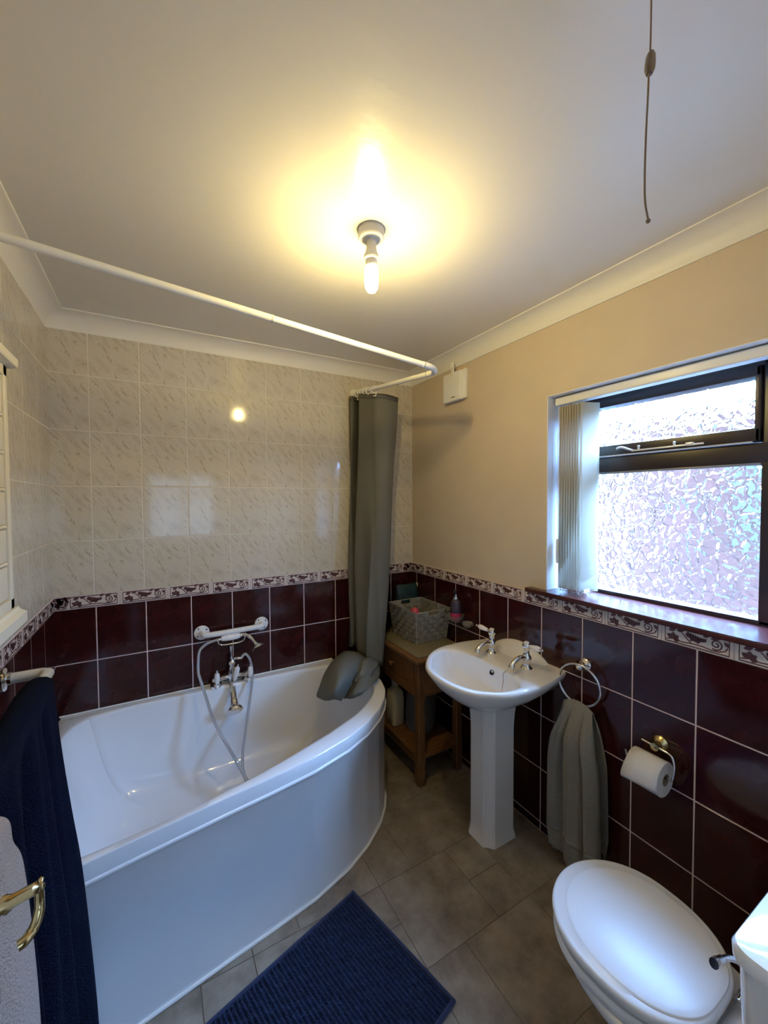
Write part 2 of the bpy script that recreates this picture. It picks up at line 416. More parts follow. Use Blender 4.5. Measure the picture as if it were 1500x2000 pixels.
# border tiles: one printed tile shared by all, the motif lies on the glaze as flat print
def motif(bm, w, h, t):
    y = -t-0.0003
    def poly(pts):
        vs = [bm.verts.new((p[0]*w, y, p[1]*h)) for p in pts]
        try:
            f = bm.faces.new(vs); f.material_index = 1
        except ValueError: pass
    def strip(pts, wd):
        wd = wd*1.45
        pts = [Vector((p[0]*w, p[1]*h)) for p in pts]; L, R = [], []
        for i, p in enumerate(pts):
            d = (pts[min(i+1, len(pts)-1)]-pts[max(i-1, 0)]).normalized(); n = Vector((-d.y, d.x))
            ww = wd[i] if isinstance(wd, list) else wd
            L.append(bm.verts.new((p.x+n.x*ww, y, p.y+n.y*ww))); R.append(bm.verts.new((p.x-n.x*ww, y, p.y-n.y*ww)))
        for i in range(len(pts)-1):
            f = bm.faces.new((L[i], L[i+1], R[i+1], R[i])); f.material_index = 1
    def leaf(x, z, ang, ln, wd):
        ln, wd = ln*1.25, wd*1.55
        ca, sa = math.cos(ang), math.sin(ang); pts = []
        prof = [(0, 0), (.25, .7), (.5, 1), (.8, .6), (1, 0), (.8, -.6), (.5, -1), (.25, -.7)]
        for a, b in prof:
            lx, lz = a*ln, b*wd
            pts.append((x+(lx*ca-lz*sa)/w, z+(lx*sa+lz*ca)/h))
        poly(pts)
    strip([(.05, .93), (.95, .93)], .0014); strip([(.05, .07), (.95, .07)], .0014)
    strip([(.05, .07), (.05, .93)], .0010); strip([(.95, .07), (.95, .93)], .0010)
    for a in (.55, 1.5, 2.6, -.3): leaf(.17, .30, a, .017, .0055)          # trefoil
    strip([(.06, .18), (.17, .26), (.30, .20), (.45, .25), (.60, .24), (.72, .17), (.82, .18), (.90, .30), (.93, .5)], .0014)
    strip([(.44, .26), (.38, .45), (.34, .62), (.30, .74)], .0014)
    for i in range(6):                                                      # fern frond
        s = i/5; x = lerp(.46, .62, s)
        leaf(lerp(.50, .36, s)+.02, lerp(.30, .55, s), 1.15+.25*s, .022-.006*s, .0042)
        leaf(lerp(.42, .60, s), lerp(.26, .38, s)+.10, .95, .018-.004*s, .0036)
    sp = []
    for i in range(26):                                                     # spiral
        a = -2.2+i*0.42; r = .018*(1-i/30)
        sp.append((.78+r*math.cos(a)/w, .54+r*math.sin(a)/h))
    strip(sp, .0016)
    leaf(.70, .78, .3, .026, .004); leaf(.88, .80, -.8, .018, .004); leaf(.60, .80, .5, .018, .004); leaf(.10, .72, .4, .020, .005); leaf(.22, .80, .2, .02, .004)
bord_cache = {}
def border_mesh(w):
    w = round(w, 4)
    if w in bord_cache: return bord_cache[w]
    bm = bmesh.new(); h = ZT-ZB-.002; t = 0.009
    box(bm, (0, -t, 0), (w, 0, h))
    for f in bm.faces: f.material_index = 0
    me0 = bm
    motif(me0, w, h, t)
    me = bpy.data.meshes.new('border_tile'); bm.to_mesh(me); bm.free()
    me.materials.append(M_BORD); me.materials.append(M_MOTIF); bord_cache[w] = me; return me
def borders(wall, joint, lo, hi):
    k0 = math.floor((lo-joint)/TW)-1; k = k0
    while joint+TW*k < hi:
        a, b = max(lo, joint+TW*k)+.002, min(hi, joint+TW*(k+1))-.002; k += 1
        if b-a < .02: continue
        me = border_mesh(b-a); z = ZB+.001
        if wall is wall_back: put('border_tile', me, (a, YB, z), (0, 0, 0), wall)
        elif wall is wall_right: put('border_tile', me, (XR, YB-a, z), (0, 0, -PI/2), wall)
        else: put('border_tile', me, (XL, a, z), (0, 0, PI/2), wall)
borders(wall_back, 0.041, *WB); borders(wall_right, YB-2.139, *WR); borders(wall_left, 1.792, *WLf)

# coving
prof = [(0, ZCOV), (.006, ZCOV), (.008, ZCOV+.006)]
for i in range(9):
    a = PI/2*i/8
    prof.append((.070-.062*math.cos(a), ZCOV+.006+(.078-.012)*math.sin(a)))
prof += [(.072, ZC-.005), (.077, ZC-.004), (.078, ZC), (0, ZC)]
def cove(name, seg):
    """seg: function d -> two end points for offset d from wall"""
    bm = bmesh.new(); rings = []
    for e in (0, 1): rings.append([Vector((*seg(d)[e], z)) for d, z in prof])
    ring_loft(bm, rings); return struct(obj(name, bm, M_COVE, angle=30))
cove('trim_1', lambda d: ((XL+d, YB-d), (XR-d, YB-d)))
cove('trim_2', lambda d: ((XL+d, YN+d), (XL+d, YB-d)))
cove('trim_3', lambda d: ((XR-d, YB-d), (XR-d, YN+d)))
cove('trim_4', lambda d: ((XR-d, YN+d), (XL+d, YN+d)))

# ------------------------------------------------------------------ window
win = sempty('window_1', (1.70, 0.80, WZ0))
FXi, FXo = 1.700, 1.765
bm = bmesh.new()
box(bm, (XR+.001, WY1-.004, WZ0), (FXi, WY1, WZ1)); box(bm, (XR+.001, WY0, WZ1-.004), (FXi, WY1, WZ1)); box(bm, (XR+.001, WY0, WZ0), (FXi, WY0+.004, WZ1))
obj('reveal', bm, M_REV, win, smooth=False)
PY1 = WY1-.045; PY0 = 0.513
bm = bmesh.new()
box(bm, (FXi, PY1, WZ0), (FXo, WY1, WZ1), .004); box(bm, (FXi, WY0, WZ0), (FXo, PY0, WZ1), .004)
box(bm, (FXi, WY0, 1.985), (FXo, WY1, WZ1), .004); box(bm, (FXi, WY0, WZ0-.002), (FXo, WY1, WZ0+.016), .003)
obj('outer_frame', bm, M_DFRAME, win)
obj('transom', B((FXi-.002, PY0-.02, 1.672), (FXo, PY1+.02, 1.738), .006), M_DFRAME, win)
# top-hung vent: four rails
bm = bmesh.new(); V0, V1 = 1.741, 1.985
for a, b in (((FXi-.012, PY0, V0), (FXo-.01, PY1, V0+.045)), ((FXi-.012, PY0, V1-.034), (FXo-.01, PY1, V1)), ((FXi-.012, PY0, V0), (FXo-.01, PY0+.017, V1)), ((FXi-.012, PY1-.028, V0), (FXo-.01, PY1, V1))): box(bm, a, b, .005)
vent = obj('vent_frame', bm, M_DFRAME, win)
bm = bmesh.new(); box(bm, (FXi-.004, PY0, 1.664), (FXi+.01, PY1, 1.6725), .002)
obj('glazing_bead', bm, P('bead_grey', (0.20, 0.19, 0.20), 0.3), win)  # grey bead, paler than the frame around it
obj('pane', B((1.728, PY0-.004, WZ0+.012), (1.733, PY1+.004, 1.674)), M_GLASS, win, smooth=False)
obj('pane', B((1.728, PY0+.010, V0+.04), (1.733, PY1-.02, V1-.03)), M_GLASS, win, smooth=False)
bm = bmesh.new(); box(bm, (FXi-.016, PY0+.02, 1.7385), (FXi-.004, PY1, 1.7425))
obj('weather_strip', bm, P('pale_strip', (0.62, 0.60, 0.58), 0.4), win)
# casement stay
bm = bmesh.new()
tube(bm, smooth_path([(1.672, .965, 1.767), (1.672, .945, 1.770), (1.674, .92, 1.760), (1.676, .90, 1.752)], 5), [.004]*16, 8)
box(bm, (1.671, .66, 1.7485), (1.676, .905, 1.7545), .001)
for y in (.878, .752): lathe(bm, [(.004, 0), (.004, .012), (.0055, .013), (.0055, .016), (.001, .018)], (1.674, y, 1.752), seg=10)
box(bm, (1.668, .69, 1.748), (1.684, .715, 1.760), .003)
obj('casement_stay', bm, P('white_stay', (0.75, 0.72, 0.66), 0.3, metal=0.3), win)
# sill board
bm = bmesh.new()
prism(bm, [(1.498, WY1+.085), (1.498, .33), (1.552, .33), (1.552, WY0), (FXi+.005, WY0), (FXi+.005, WY1), (1.552, WY1), (1.552, WY1+.085)], WZ0-.020, WZ0-.0005)
bmesh.ops.bevel(bm, geom=[e for e in bm.edges if abs(e.verts[0].co.x-1.498) < 1e-4 and abs(e.verts[1].co.x-1.498) < 1e-4], offset=.004, segments=3, affect='EDGES')
obj('sill', bm, M_SILL, win)

# outside
struct(obj('ground', B((1.80, -12, -0.6), (14, 14, -0.5)), P('paving', (0.07, 0.068, 0.065), 0.9, noise=0.3, nscale=3)))
struct(obj('wall_outside', B((3.4, -9, -0.5), (3.7, 2.3, 2.22)), M_BRICKOUT))
struct(obj('wall_upper_sky_block', B((1.60, -9, ZC+.1), (1.792, 9, 8.0)), M_BRICKOUT))  # facade above, out of view, added to keep sky light off the outside wall

tag(obj('blue_panel', B((3.30, .835, 1.22), (3.40, .985, 1.78), .01), M_BLUE, None, (3.4, .91, 1.22)), 'pale blue panel on the outside wall, blurred by the textured window pane', 'panel')

# ------------------------------------------------------------------ ceiling light
BX, BY = 0.604, 1.127
t = thing('ceiling_light', 'white bare batten lampholder with lit bulb in middle of ceiling', 'light', (BX, BY, ZC))
obj('rose', lathe(bmesh.new(), [(.002, -.0), (.040, -.0), (.041, -.004), (.041, -.026), (.038, -.031), (.014, -.033), (.001, -.033)], (BX, BY, ZC), seg=40), M_WPLAST, t)
obj('lampholder', lathe(bmesh.new(), [(.002, -.030), (.017, -.030), (.017, -.037), (.015, -.039), (.0155, -.055), (.0195, -.074), (.0235, -.080), (.0240, -.090), (.021, -.094), (.018, -.094), (.002, -.090)], (BX, BY, ZC), seg=32), M_WPLAST, t)
obj('cap_ring', lathe(bmesh.new(), [(.002, -.090), (.0188, -.090), (.0195, -.110), (.0190, -.116), (.002, -.116)], (BX, BY, ZC), seg=28), M_WPLAST, t)
obj('bulb', lathe(bmesh.new(), [(.002, -.1155), (.0200, -.116), (.0215, -.130), (.0215, -.165), (.0195, -.180), (.013, -.190), (.001, -.194)], (BX, BY, ZC), seg=28), M_BULB, t)

# ------------------------------------------------------------------ pull cord
cx, cy = 0.658, 0.337
t = thing('light_pull_cord', 'thin grubby pull cord with amber acorn hanging from ceiling', 'cord', (cx, cy, ZC))
obj('ceiling_switch', lathe(bmesh.new(), [(.002, 0), (.042, 0), (.042, -.02), (.036, -.03), (.008, -.034), (.001, -.034)], (cx, cy, ZC), seg=28), M_WPLAST, t)
obj('cord', tube(bmesh.new(), smooth_path([(cx, cy, ZC-.033), (cx+.001, cy, 2.28), (cx, cy, 2.225)], 4), .0012, 6), M_CORD, t)
obj('acorn', lathe(bmesh.new(), [(.001, .0185), (.004, .017), (.0068, .010), (.0074, -.002), (.0070, -.011), (.0045, -.017), (.001, -.018)], (cx+.0005, cy, 2.214), axis=(.12, 0, 1), seg=14), M_AMBER, t)
obj('cord_tail', tube(bmesh.new(), smooth_path([(cx-.003, cy, 2.206), (cx-.004, cy, 2.17), (cx-.006, cy+.001, 2.11), (cx-.008, cy+.001, 2.05), (cx-.006, cy+.001, 2.01), (cx+.001, cy, 1.985)], 6), .0014, 6), M_CORD, t)
obj('knot', sphere(bmesh.new(), (cx+.0015, cy, 1.982), .0034, seg=10, rings=6), M_CORD, t)

# ------------------------------------------------------------------ bath
bc = Vector((0.30, 1.85))
OUT = [(-.402, 1.288), (-.2, 1.322), (-.076, 1.345), (.078, 1.369), (.20, 1.388), (.34, 1.408), (.512, 1.437), (.68, 1.489), (.80, 1.550), (.903, 1.627), (.975, 1.705), (1.020, 1.775), (1.050, 1.87), (1.060, 1.98), (1.045, 2.12), (1.0, 2.22), (.93, 2.2915), (-.402, 2.2915)]
INN = [(-.30, 1.352), (-.2, 1.359), (0, 1.384), (.119, 1.405), (.294, 1.450), (.419, 1.492), (.614, 1.566), (.789, 1.645), (.907, 1.735), (.970, 1.810), (.998, 1.894), (.998, 2.0), (.965, 2.12), (.90, 2.19), (.82, 2.213), (.571, 2.232), (.2, 2.236), (-.139, 2.244), (-.28, 2.225), (-.345, 2.15), (-.362, 2.05), (-.362, 1.55), (-.350, 1.42)]
def cast(poly, a):
    d = Vector((math.cos(a), math.sin(a))); best = 0
    n = len(poly)
    for i in range(n):
        p = Vector(poly[i])-bc; q = Vector(poly[(i+1) % n])-bc; e = q-p
        den = d.x*e.y-d.y*e.x
        if abs(den) < 1e-9: continue
        t_ = (p.x*e.y-p.y*e.x)/den; u_ = (p.x*d.y-p.y*d.x)/den
        if t_ > 0 and -1e-6 <= u_ <= 1+1e-6: best = max(best, t_)
    return best
NA = 200
angs = []
for i in range(NA): angs.append(2*PI*i/NA)
for c_ in ((-.402, 1.288), (-.402, 2.2915), (.93, 2.2915)):
    v_ = Vector(c_)-bc; angs.append(math.atan2(v_.y, v_.x) % (2*PI))
angs = sorted(set(round(a, 5) for a in angs)); NA = len(angs)
def smoothr(rs, k=2):
    for _ in range(k): rs = [(rs[i-1]+2*rs[i]+rs[(i+1) % NA])/4 for i in range(NA)]
    return rs
Ro = [cast(OUT, a) for a in angs]; Ri = smoothr([cast(INN, a) for a in angs], 4)
RZ = 0.570
def bpt(a, r, z): return Vector((bc.x+math.cos(a)*r, bc.y+math.sin(a)*r, z))
bath = thing('bath', 'white corner bath with bowed front under the tiled back wall', 'bath', (0.30, 1.85, 0))
rings = []
for f, z in ((.30, RZ-.046), (.06, RZ-.0525), (.012, RZ-.0525), (0, RZ-.049), (0, RZ-.006), (.02, RZ-.0015), (.06, RZ), (.80, RZ), (.92, RZ-.002), (.98, RZ-.008), (1.0, RZ-.018)):
    rings.append([bpt(a, lerp(o, i, f), z) for a, o, i in zip(angs, Ro, Ri)])
for s in range(1, 15):
    q = s/14; z = RZ-.018-.385*math.sin(q*PI/2)
    rr = []
    for a, i in zip(angs, Ri):
        slope = .16+.10*max(0, -math.cos(a))
        k = 1-slope*q-.28*q**5
        rr.append(bpt(a, i*k, z))
    rings.append(rr)
for k in (.75, .5, .25, .05):
    rings.append([bpt(a, i*(1-(.16+.10*max(0, -math.cos(a)))-.28)*k, RZ-.403-.006*(1-k)) for a, i in zip(angs, Ri)])
bm = bmesh.new(); ring_loft(bm, rings, cap0=False)
obj('tub', bm, M_BATH, bath, angle=50)
bm = bmesh.new()
ring_loft(bm, [[bpt(a, max(o-d_, .1), z) for a, o in zip(angs, Ro)] for z, d_ in ((0.0, .006), (.06, .006), (RZ-.074, .006), (RZ-.068, -.001), (RZ-.062, -.0045), (RZ-.056, -.0045), (RZ-.053, -.001), (RZ-.052, .012))], cap0=False, cap1=False)
obj('side_panel', bm, M_BATH, bath, angle=50)
fr_ = [i for i, a in enumerate(angs) if not (0.35 < a < 3.72)]
k0 = next(i for i, a in enumerate(angs) if a >= 3.80)
seq = [angs[(k0+i) % NA] for i in range(NA)]; seq = [a for a in seq if a >= 3.80 or a <= .30]
ro = dict(zip(angs, Ro))
obj('sealant_bead', tube(bmesh.new(), [bpt(a, ro[a]-.003, .004) for a in seq], .0065, 8), M_WPLAST, bath)
obj('wall_seal', tube(bmesh.new(), [(-.405, 2.2915, RZ+.001), (.93, 2.2915, RZ+.001)], .004, 8), M_WPLAST, bath)
lathe_o = obj('waste', lathe(bmesh.new(), [(.001, .0), (.034, 0), (.036, .003), (.030, .006), (.001, .004)], (.40, 1.90, RZ-.409), seg=24), M_CHROME, bath)

# ------------------------------------------------------------------ bath mixer with hand shower
mx = thing('bath_shower_mixer', 'chrome bath mixer with white levers and cradled hand shower', 'tap', (.337, 2.262, RZ))
MY = 2.262
for x in (.257, .418):
    obj('pillar', lathe(bmesh.new(), [(.001, -.005), (.030, -.003), (.031, .005), (.029, .010), (.022, .020), (.019, .027), (.022, .034), (.022, .044), (.014, .052), (.001, .054)], (x, MY, RZ), seg=22), M_CHROME, mx)
bm = tube(bmesh.new(), smooth_path([(.257, MY, .600), (.295, MY-.006, .608), (.337, MY-.008, .612), (.38, MY-.006, .608), (.418, MY, .600)], 6), .0125, 14)
lathe(bm, [(.001, -.038), (.016, -.034), (.021, -.012), (.023, .006), (.021, .022), (.016, .036), (.015, .058), (.020, .066), (.020, .076), (.013, .084), (.012, .100), (.001, .102)], (.337, MY-.008, .612), seg=22)
obj('body', bm, M_CHROME, mx)
for x, a in ((.257, 0), (.418, .02)):
    h = obj('lever', lathe(bmesh.new(), [(.001, -.001), (.0085, 0), (.0110, .008), (.0135, .030), (.0125, .050), (.0095, .056), (.001, .057)], (x+a*.3, MY-.046, .600), axis=(a, -.08, 1), seg=14), M_CER, mx)
    bm = lathe(bmesh.new(), [(.001, .056), (.0050, .057), (.0058, .063), (.0045, .069), (.0055, .073), (.001, .076)], (x+a*.3, MY-.046, .600), axis=(a, -.08, 1), seg=12)
    obj('lever_tip', bm, M_CHROME, h)
    obj('lever_collar', lathe(bmesh.new(), [(.001, -.010), (.009, -.008), (.009, .002), (.001, .004)], (x+a*.3, MY-.046, .600), axis=(a, -.08, 1), seg=12), M_CHROME, h)
    obj('lever_neck', lathe(bmesh.new(), [(.013, 0), (.012, .020), (.009, .040), (.001, .052)], (x, MY, .592), axis=(0, -1, 0), seg=14), M_CHROME, h)
    obj('index_disc', lathe(bmesh.new(), [(.001, .052), (.0085, .052), (.0085, .056), (.006, .0585), (.001, .059)], (x, MY, .586), axis=(0, -1, 0), seg=16), M_CER, h)
h = obj('diverter_lever', lathe(bmesh.new(), [(.001, 0), (.0085, .002), (.0105, .010), (.0145, .045), (.0135, .068), (.0095, .074), (.001, .075)], (.342, MY-.050, .600), axis=(.22, -.12, 1), seg=14), M_CER, mx)
bm = lathe(bmesh.new(), [(.001, .074), (.0050, .075), (.006, .081), (.0045, .086), (.001, .090)], (.342, MY-.050, .600), axis=(.22, -.12, 1), seg=12)
obj('lever_tip', bm, M_CHROME, h)
obj('lever_neck', lathe(bmesh.new(), [(.013, 0), (.011, .030), (.008, .050), (.001, .060)], (.338, MY-.004, .594), axis=(0, -1, 0), seg=14), M_CHROME, h)
obj('index_disc', lathe(bmesh.new(), [(.001, .058), (.009, .058), (.009, .062), (.006, .065), (.001, .066)], (.338, MY-.004, .584), axis=(0, -1, 0), seg=16), M_CER, h)
obj('spout', tube(bmesh.new(), smooth_path([(.335, MY-.012, .584), (.333, MY-.040, .562), (.331, MY-.075, .532), (.331, MY-.105, .507), (.331, MY-.122, .484)], 6), [.0165]*4+[.0165]*6+[.018]*6+[.021]*4+[.025]*5, 16, flat=1.0), M_CHROME, mx)
obj('spout_nozzle', lathe(bmesh.new(), [(.022, -.010), (.030, -.004), (.038, .004), (.041, .012), (.040, .020), (.034, .025), (.001, .026)], (.331, MY-.118, .490), axis=(0, -.72, -.72), seg=22), M_CHROME, mx)
rz = .712
obj('riser', lathe(bmesh.new(), [(.001, -.004), (.010, 0), (.008, .006), (.008, .062), (.010, .064), (.001, .066)], (.335, MY-.008, rz), seg=16), M_CHROME, mx)
bm = tube(bmesh.new(), smooth_path([(.272, MY-.016, .822), (.270, MY-.014, .808), (.282, MY-.010, .792), (.31, MY-.008, .786), (.337, MY-.008, .786), (.365, MY-.008, .786), (.393, MY-.010, .792), (.405, MY-.014, .808), (.403, MY-.016, .822)], 5), .0042, 10)
obj('cradle', bm, M_CHROME, mx)
obj('hose_outlet', tube(bmesh.new(), smooth_path([(.340, MY-.008, .700), (.362, MY-.014, .704), (.385, MY-.02, .702)], 5), [.0075, .009, .0075, .007, .007, .008, .009, .009, .007, .007, .007], 12), M_CHROME, mx)
hs = thing('hand_shower', 'chrome and white telephone style hand shower resting in its cradle', 'shower head', (.337, MY-.02, .822))
obj('grip', lathe(bmesh.new(), [(.001, -.050), (.012, -.047), (.0155, -.030), (.0170, 0), (.0160, .030), (.012, .047), (.001, .050)], (.332, MY-.02, .826), axis=(1, 0, .02), seg=18), M_CER, hs)
bm = tube(bmesh.new(), smooth_path([(.380, MY-.02, .827), (.398, MY-.022, .829), (.418, MY-.035, .823), (.436, MY-.05, .808), (.450, MY-.062, .786)], 5), [.0085, .0105, .0105, .0085, .0085]*3+[.008]*6, 12)
obj('neck', bm, M_CHROME, hs)
obj('hose_nut', tube(bmesh.new(), [(.284, MY-.02, .825), (.262, MY-.02, .823), (.248, MY-.02, .822)], [.009, .0075, .006], 12), M_CHROME, hs)
obj('rose_head', lathe(bmesh.new(), [(.008, -.006), (.011, .006), (.014, .012), (.030, .022), (.033, .026), (.033, .031), (.001, .033)], (.450, MY-.063, .786), axis=(.42, -.62, -.80), seg=26), M_CHROME, hs)
hose = [(.252, MY-.02, .821), (.225, 2.225, .822), (.195, 2.205, .815), (.172, 2.19, .790), (.166, 2.185, .702), (.176, 2.175, .650), (.193, 2.14, .590), (.215, 2.09, .505), (.243, 2.03, .440), (.284, 1.975, .365), (.318, 1.90, .305), (.345, 1.85, .255), (.36, 1.80, .20), (.375, 1.77, .180), (.375, 1.80, .180), (.35, 1.88, .215), (.330, 1.92, .285), (.336, 1.97, .345), (.360, 2.03, .395), (.392, 2.11, .470), (.420, 2.175, .545), (.435, 2.215, .620), (.428, 2.232, .685), (.405, 2.238, .722), (.382, 2.242, .702)]
obj('hose', tube(bmesh.new(), smooth_path(hose, 8), .0072, 10), P('steel_hose', (0.62, 0.62, 0.63), 0.28, metal=1, bump=0.5, bscale=500), hs)

# ------------------------------------------------------------------ grab rail on back wall
g = thing('grab_rail', 'short white grab rail screwed to burgundy tiles above the bath taps', 'rail', (.35, YB-.007, .86))
for x in (.196, .505):
    f = obj('flange', lathe(bmesh.new(), [(.001, 0), (.037, 0), (.038, .003), (.036, .006), (.018, .007), (.001, .008)], (x, YB-.0065, .858), axis=(0, -1, 0), seg=32), M_WPLAST, g)
    for a in (.6, 2.2, 3.8, 5.3):
        obj('screw', lathe(bmesh.new(), [(.001, .0072), (.0042, .0072), (.0036, .0088), (.001, .009)], (x+.028*math.cos(a), YB-.0065, .858+.028*math.sin(a)), axis=(0, -1, 0), seg=10), M_DBRASS, f)
obj('bar', tube(bmesh.new(), smooth_path([(.196, YB-.013, .858), (.196, YB-.030, .857), (.202, YB-.046, .855), (.222, YB-.054, .853), (.35, YB-.055, .854), (.479, YB-.054, .856), (.499, YB-.046, .857), (.505, YB-.030, .858), (.505, YB-.013, .858)], 6), .0145, 16), M_WPLAST, g)

# ------------------------------------------------------------------ shower rail, rings, curtain
r = thing('shower_curtain_rail', 'white tube curtain rail bent round the bath and sagging at its corner', 'rail', (1.1, 1.4, 2.124))
pl_, pc_, pb_ = Vector((XL+.008, 1.400, 2.250)), Vector((1.100, 1.400, 2.124)), Vector((1.100, YB-.008, 2.229))
def onL(x): return pl_.lerp(pc_, (x-pl_.x)/(pc_.x-pl_.x))
def onB(y): return pc_.lerp(pb_, (y-pc_.y)/(pb_.y-pc_.y))
RR = .0125
obj('long_tube', tube(bmesh.new(), [pl_, onL(.36)], RR, 18), M_WPLAST, r)
obj('mid_tube', tube(bmesh.new(), [onL(.36), onL(1.00)], RR*.94, 18), M_WPLAST, r)
arc = [onL(.995)]
for i in range(11):
    a = PI/2*i/10; R_ = .085
    arc.append(Vector((1.1-R_+R_*math.sin(a), 1.4+R_-R_*math.cos(a), lerp(onL(1.015).z, onB(1.485).z, i/10)-.004*math.sin(2*a))))
arc.append(onB(1.505))
obj('corner_elbow', tube(bmesh.new(), arc, RR*1.04, 18), M_WPLAST, r)
obj('end_tube', tube(bmesh.new(), [onB(1.50), pb_], RR*.92, 18), M_WPLAST, r)
for p, ax in ((pl_, (1, 0, 0)), (pb_, (0, -1, 0))):
    obj('wall_socket', lathe(bmesh.new(), [(.001, 0), (.026, 0), (.026, .004), (.018, .010), (.017, .028), (.001, .028)], p-Vector(ax)*.001, axis=ax, seg=24), M_WPLAST, r)
for x in (.36, 1.0):
    obj('joint_collar', tube(bmesh.new(), [onL(x-.003), onL(x+.003)], RR*1.07, 18), P('joint_line', (0.45, 0.42, 0.38), 0.4), r)
obj('joint_collar', tube(bmesh.new(), [onB(1.505), onB(1.511)], RR*1.07, 18), bpy.data.materials['joint_line'], r)
ring_y = [2.268, 2.238, 2.205, 2.172, 2.135, 2.095, 2.030]
ring_proto = None
for i, y in enumerate(ring_y):
    p = onB(y)
    if ring_proto is None:
        bm = bmesh.new(); pts = []
        for k in range(22):
            a = -.35+k*(2*PI-.5)/21
            pts.append((.0205*math.cos(a+PI/2), 0, -.005+.0205*math.sin(a+PI/2)))
        pts += [(.012, .002, -.034), (.005, .004, -.042), (-.003, .004, -.038)]
        tube(bm, smooth_path(pts, 2), .0026, 8)
        ring_proto = obj('curtain_ring', bm, M_WPLAST, None, (0, 0, 0)); o = ring_proto
    else:
        o = ring_proto.copy(); C.objects.link(o)
    o.location = p; o.rotation_euler = (0, 0, random.uniform(-.25, .25))
    nm = ['first from the back wall', 'second from the back wall', 'third from the back wall', 'in the middle of the bunch', 'fifth from the back wall', 'second from the free end', 'apart at the free end']
    tag(o, 'white plastic curtain ring ' + nm[i] + ' of the shower rail', 'curtain ring', 'shower curtain rings')

ct = thing('shower_curtain', 'grey green shower curtain bunched at the back corner, hem in the bath', 'curtain', (1.10, 2.15, 2.12))
top = [(1.062, 2.290), (1.052, 2.262), (1.060, 2.240), (1.085, 2.252), (1.128, 2.288), (1.140, 2.270), (1.092, 2.200), (1.074, 2.168), (1.088, 2.135), (1.108, 2.085), (1.122, 2.045), (1.155, 2.022), (1.205, 2.012), (1.262, 2.022)]
bot = [(1.062, 2.285), (1.046, 2.255), (1.040, 2.225), (1.055, 2.235), (1.090, 2.265), (1.095, 2.245), (1.050, 2.190), (1.034, 2.150), (1.048, 2.110), (1.066, 2.060), (1.062, 2.035), (1.088, 2.005), (1.104, 1.992), (1.130, 2.010)]
tp = smooth_path([(x, y, 0) for x, y in top], 6); bt = smooth_path([(x, y, 0) for x, y in bot], 6)
rows = []; NZ = 46
for k in range(NZ+1):
    q = k/NZ; row = []
    for i, (a, b) in enumerate(zip(tp, bt)):
        s = i/(len(tp)-1)
        zt_ = lerp(2.196, 2.172, sstep(.5, .8, s)) - .010*sstep(.8, 1, s)
        p = a.lerp(b, sstep(-.15, 1.1, q)*.96)
        w = .010*math.sin(s*17+q*4.2)*sstep(.05, .4, q)+.006*math.sin(s*31-q*7)*q
        p = p+Vector((w, -w*.5, 0))
        # a soft diagonal fold falling over the broad panel
        fold = math.exp(-((s-.62-.16*q)/.05)**2)*.012*sstep(.15, .6, q)
        p += Vector((-fold, -fold, 0))
        row.append(Vector((p.x, p.y, lerp(zt_, .622+.03*math.sin(s*5), q))))
    rows.append(row)
o = obj('drop', grid(bmesh.new(), rows), M_CURT, ct, angle=80); solidify(o, .0018)
hem = [[rw.copy() for rw in rows[0]], [rw.copy() for rw in rows[1]]]
rows2 = []
for k in range(3):
    rows2.append([a.lerp(b, k/2*.8)+Vector((-.0006, -.002, .0005)) for a, b in zip(rows[0], rows[1])])
o = obj('top_hem', grid(bmesh.new(), rows2), M_CURT2, ct, angle=80); solidify(o, .0036)

# the tail of the curtain, flopped over the bath rim into the tub
def noise2(u, v): return math.sin(5.1*u+2.3*v)*.5+math.sin(9.7*v-3.1*u+1.3)*.3+math.sin(13*u+11*v)*.2
def patch(name, ctrl, n=7, amp=.004, seed=0.0):
    """a cloth patch through a net of control points"""
    cols = [smooth_path(r_, n) for r_ in ctrl]
    m_ = len(cols[0]); across = [smooth_path([c[i] for c in cols], n) for i in range(m_)]
    rows = []
    for k in range(len(across[0])):
        row = []
        for i in range(m_):
            u, v = k/(len(across[0])-1), i/(m_-1)
            row.append(across[i][k]+Vector((-.5, -.6, .6))*amp*noise2(u*2+seed, v*2.4+seed))
        rows.append(row)
    o = obj(name, grid(bmesh.new(), rows), M_CURT, ct, angle=50); solidify(o, .0022, 1.0); return o
patch('fallen_fold', [
  [(0.974, 2.2, 0.637), (1.004, 2.17, 0.642), (1.036, 2.13, 0.640), (1.066, 2.08, 0.618)],
  [(0.877, 2.13, 0.631), (0.894, 2.05, 0.680), (0.941, 2.0, 0.680), (1.006, 1.99, 0.640)],
  [(0.795, 2.05, 0.607), (0.802, 1.94, 0.675), (0.849, 1.88, 0.686), (0.933, 1.92, 0.636)],
  [(0.738, 1.98, 0.575), (0.74, 1.86, 0.642), (0.784, 1.8, 0.661), (0.87, 1.87, 0.602)],
  [(0.703, 1.94, 0.546), (0.711, 1.85, 0.572), (0.745, 1.8, 0.59), (0.812, 1.86, 0.536)],
  [(0.735, 1.985, 0.512), (0.754, 1.92, 0.52), (0.786, 1.9, 0.526), (0.822, 1.91, 0.506)],
  [(0.79, 2.04, 0.53), (0.80, 1.98, 0.55), (0.83, 1.95, 0.55), (0.85, 1.95, 0.52)]], seed=.4)
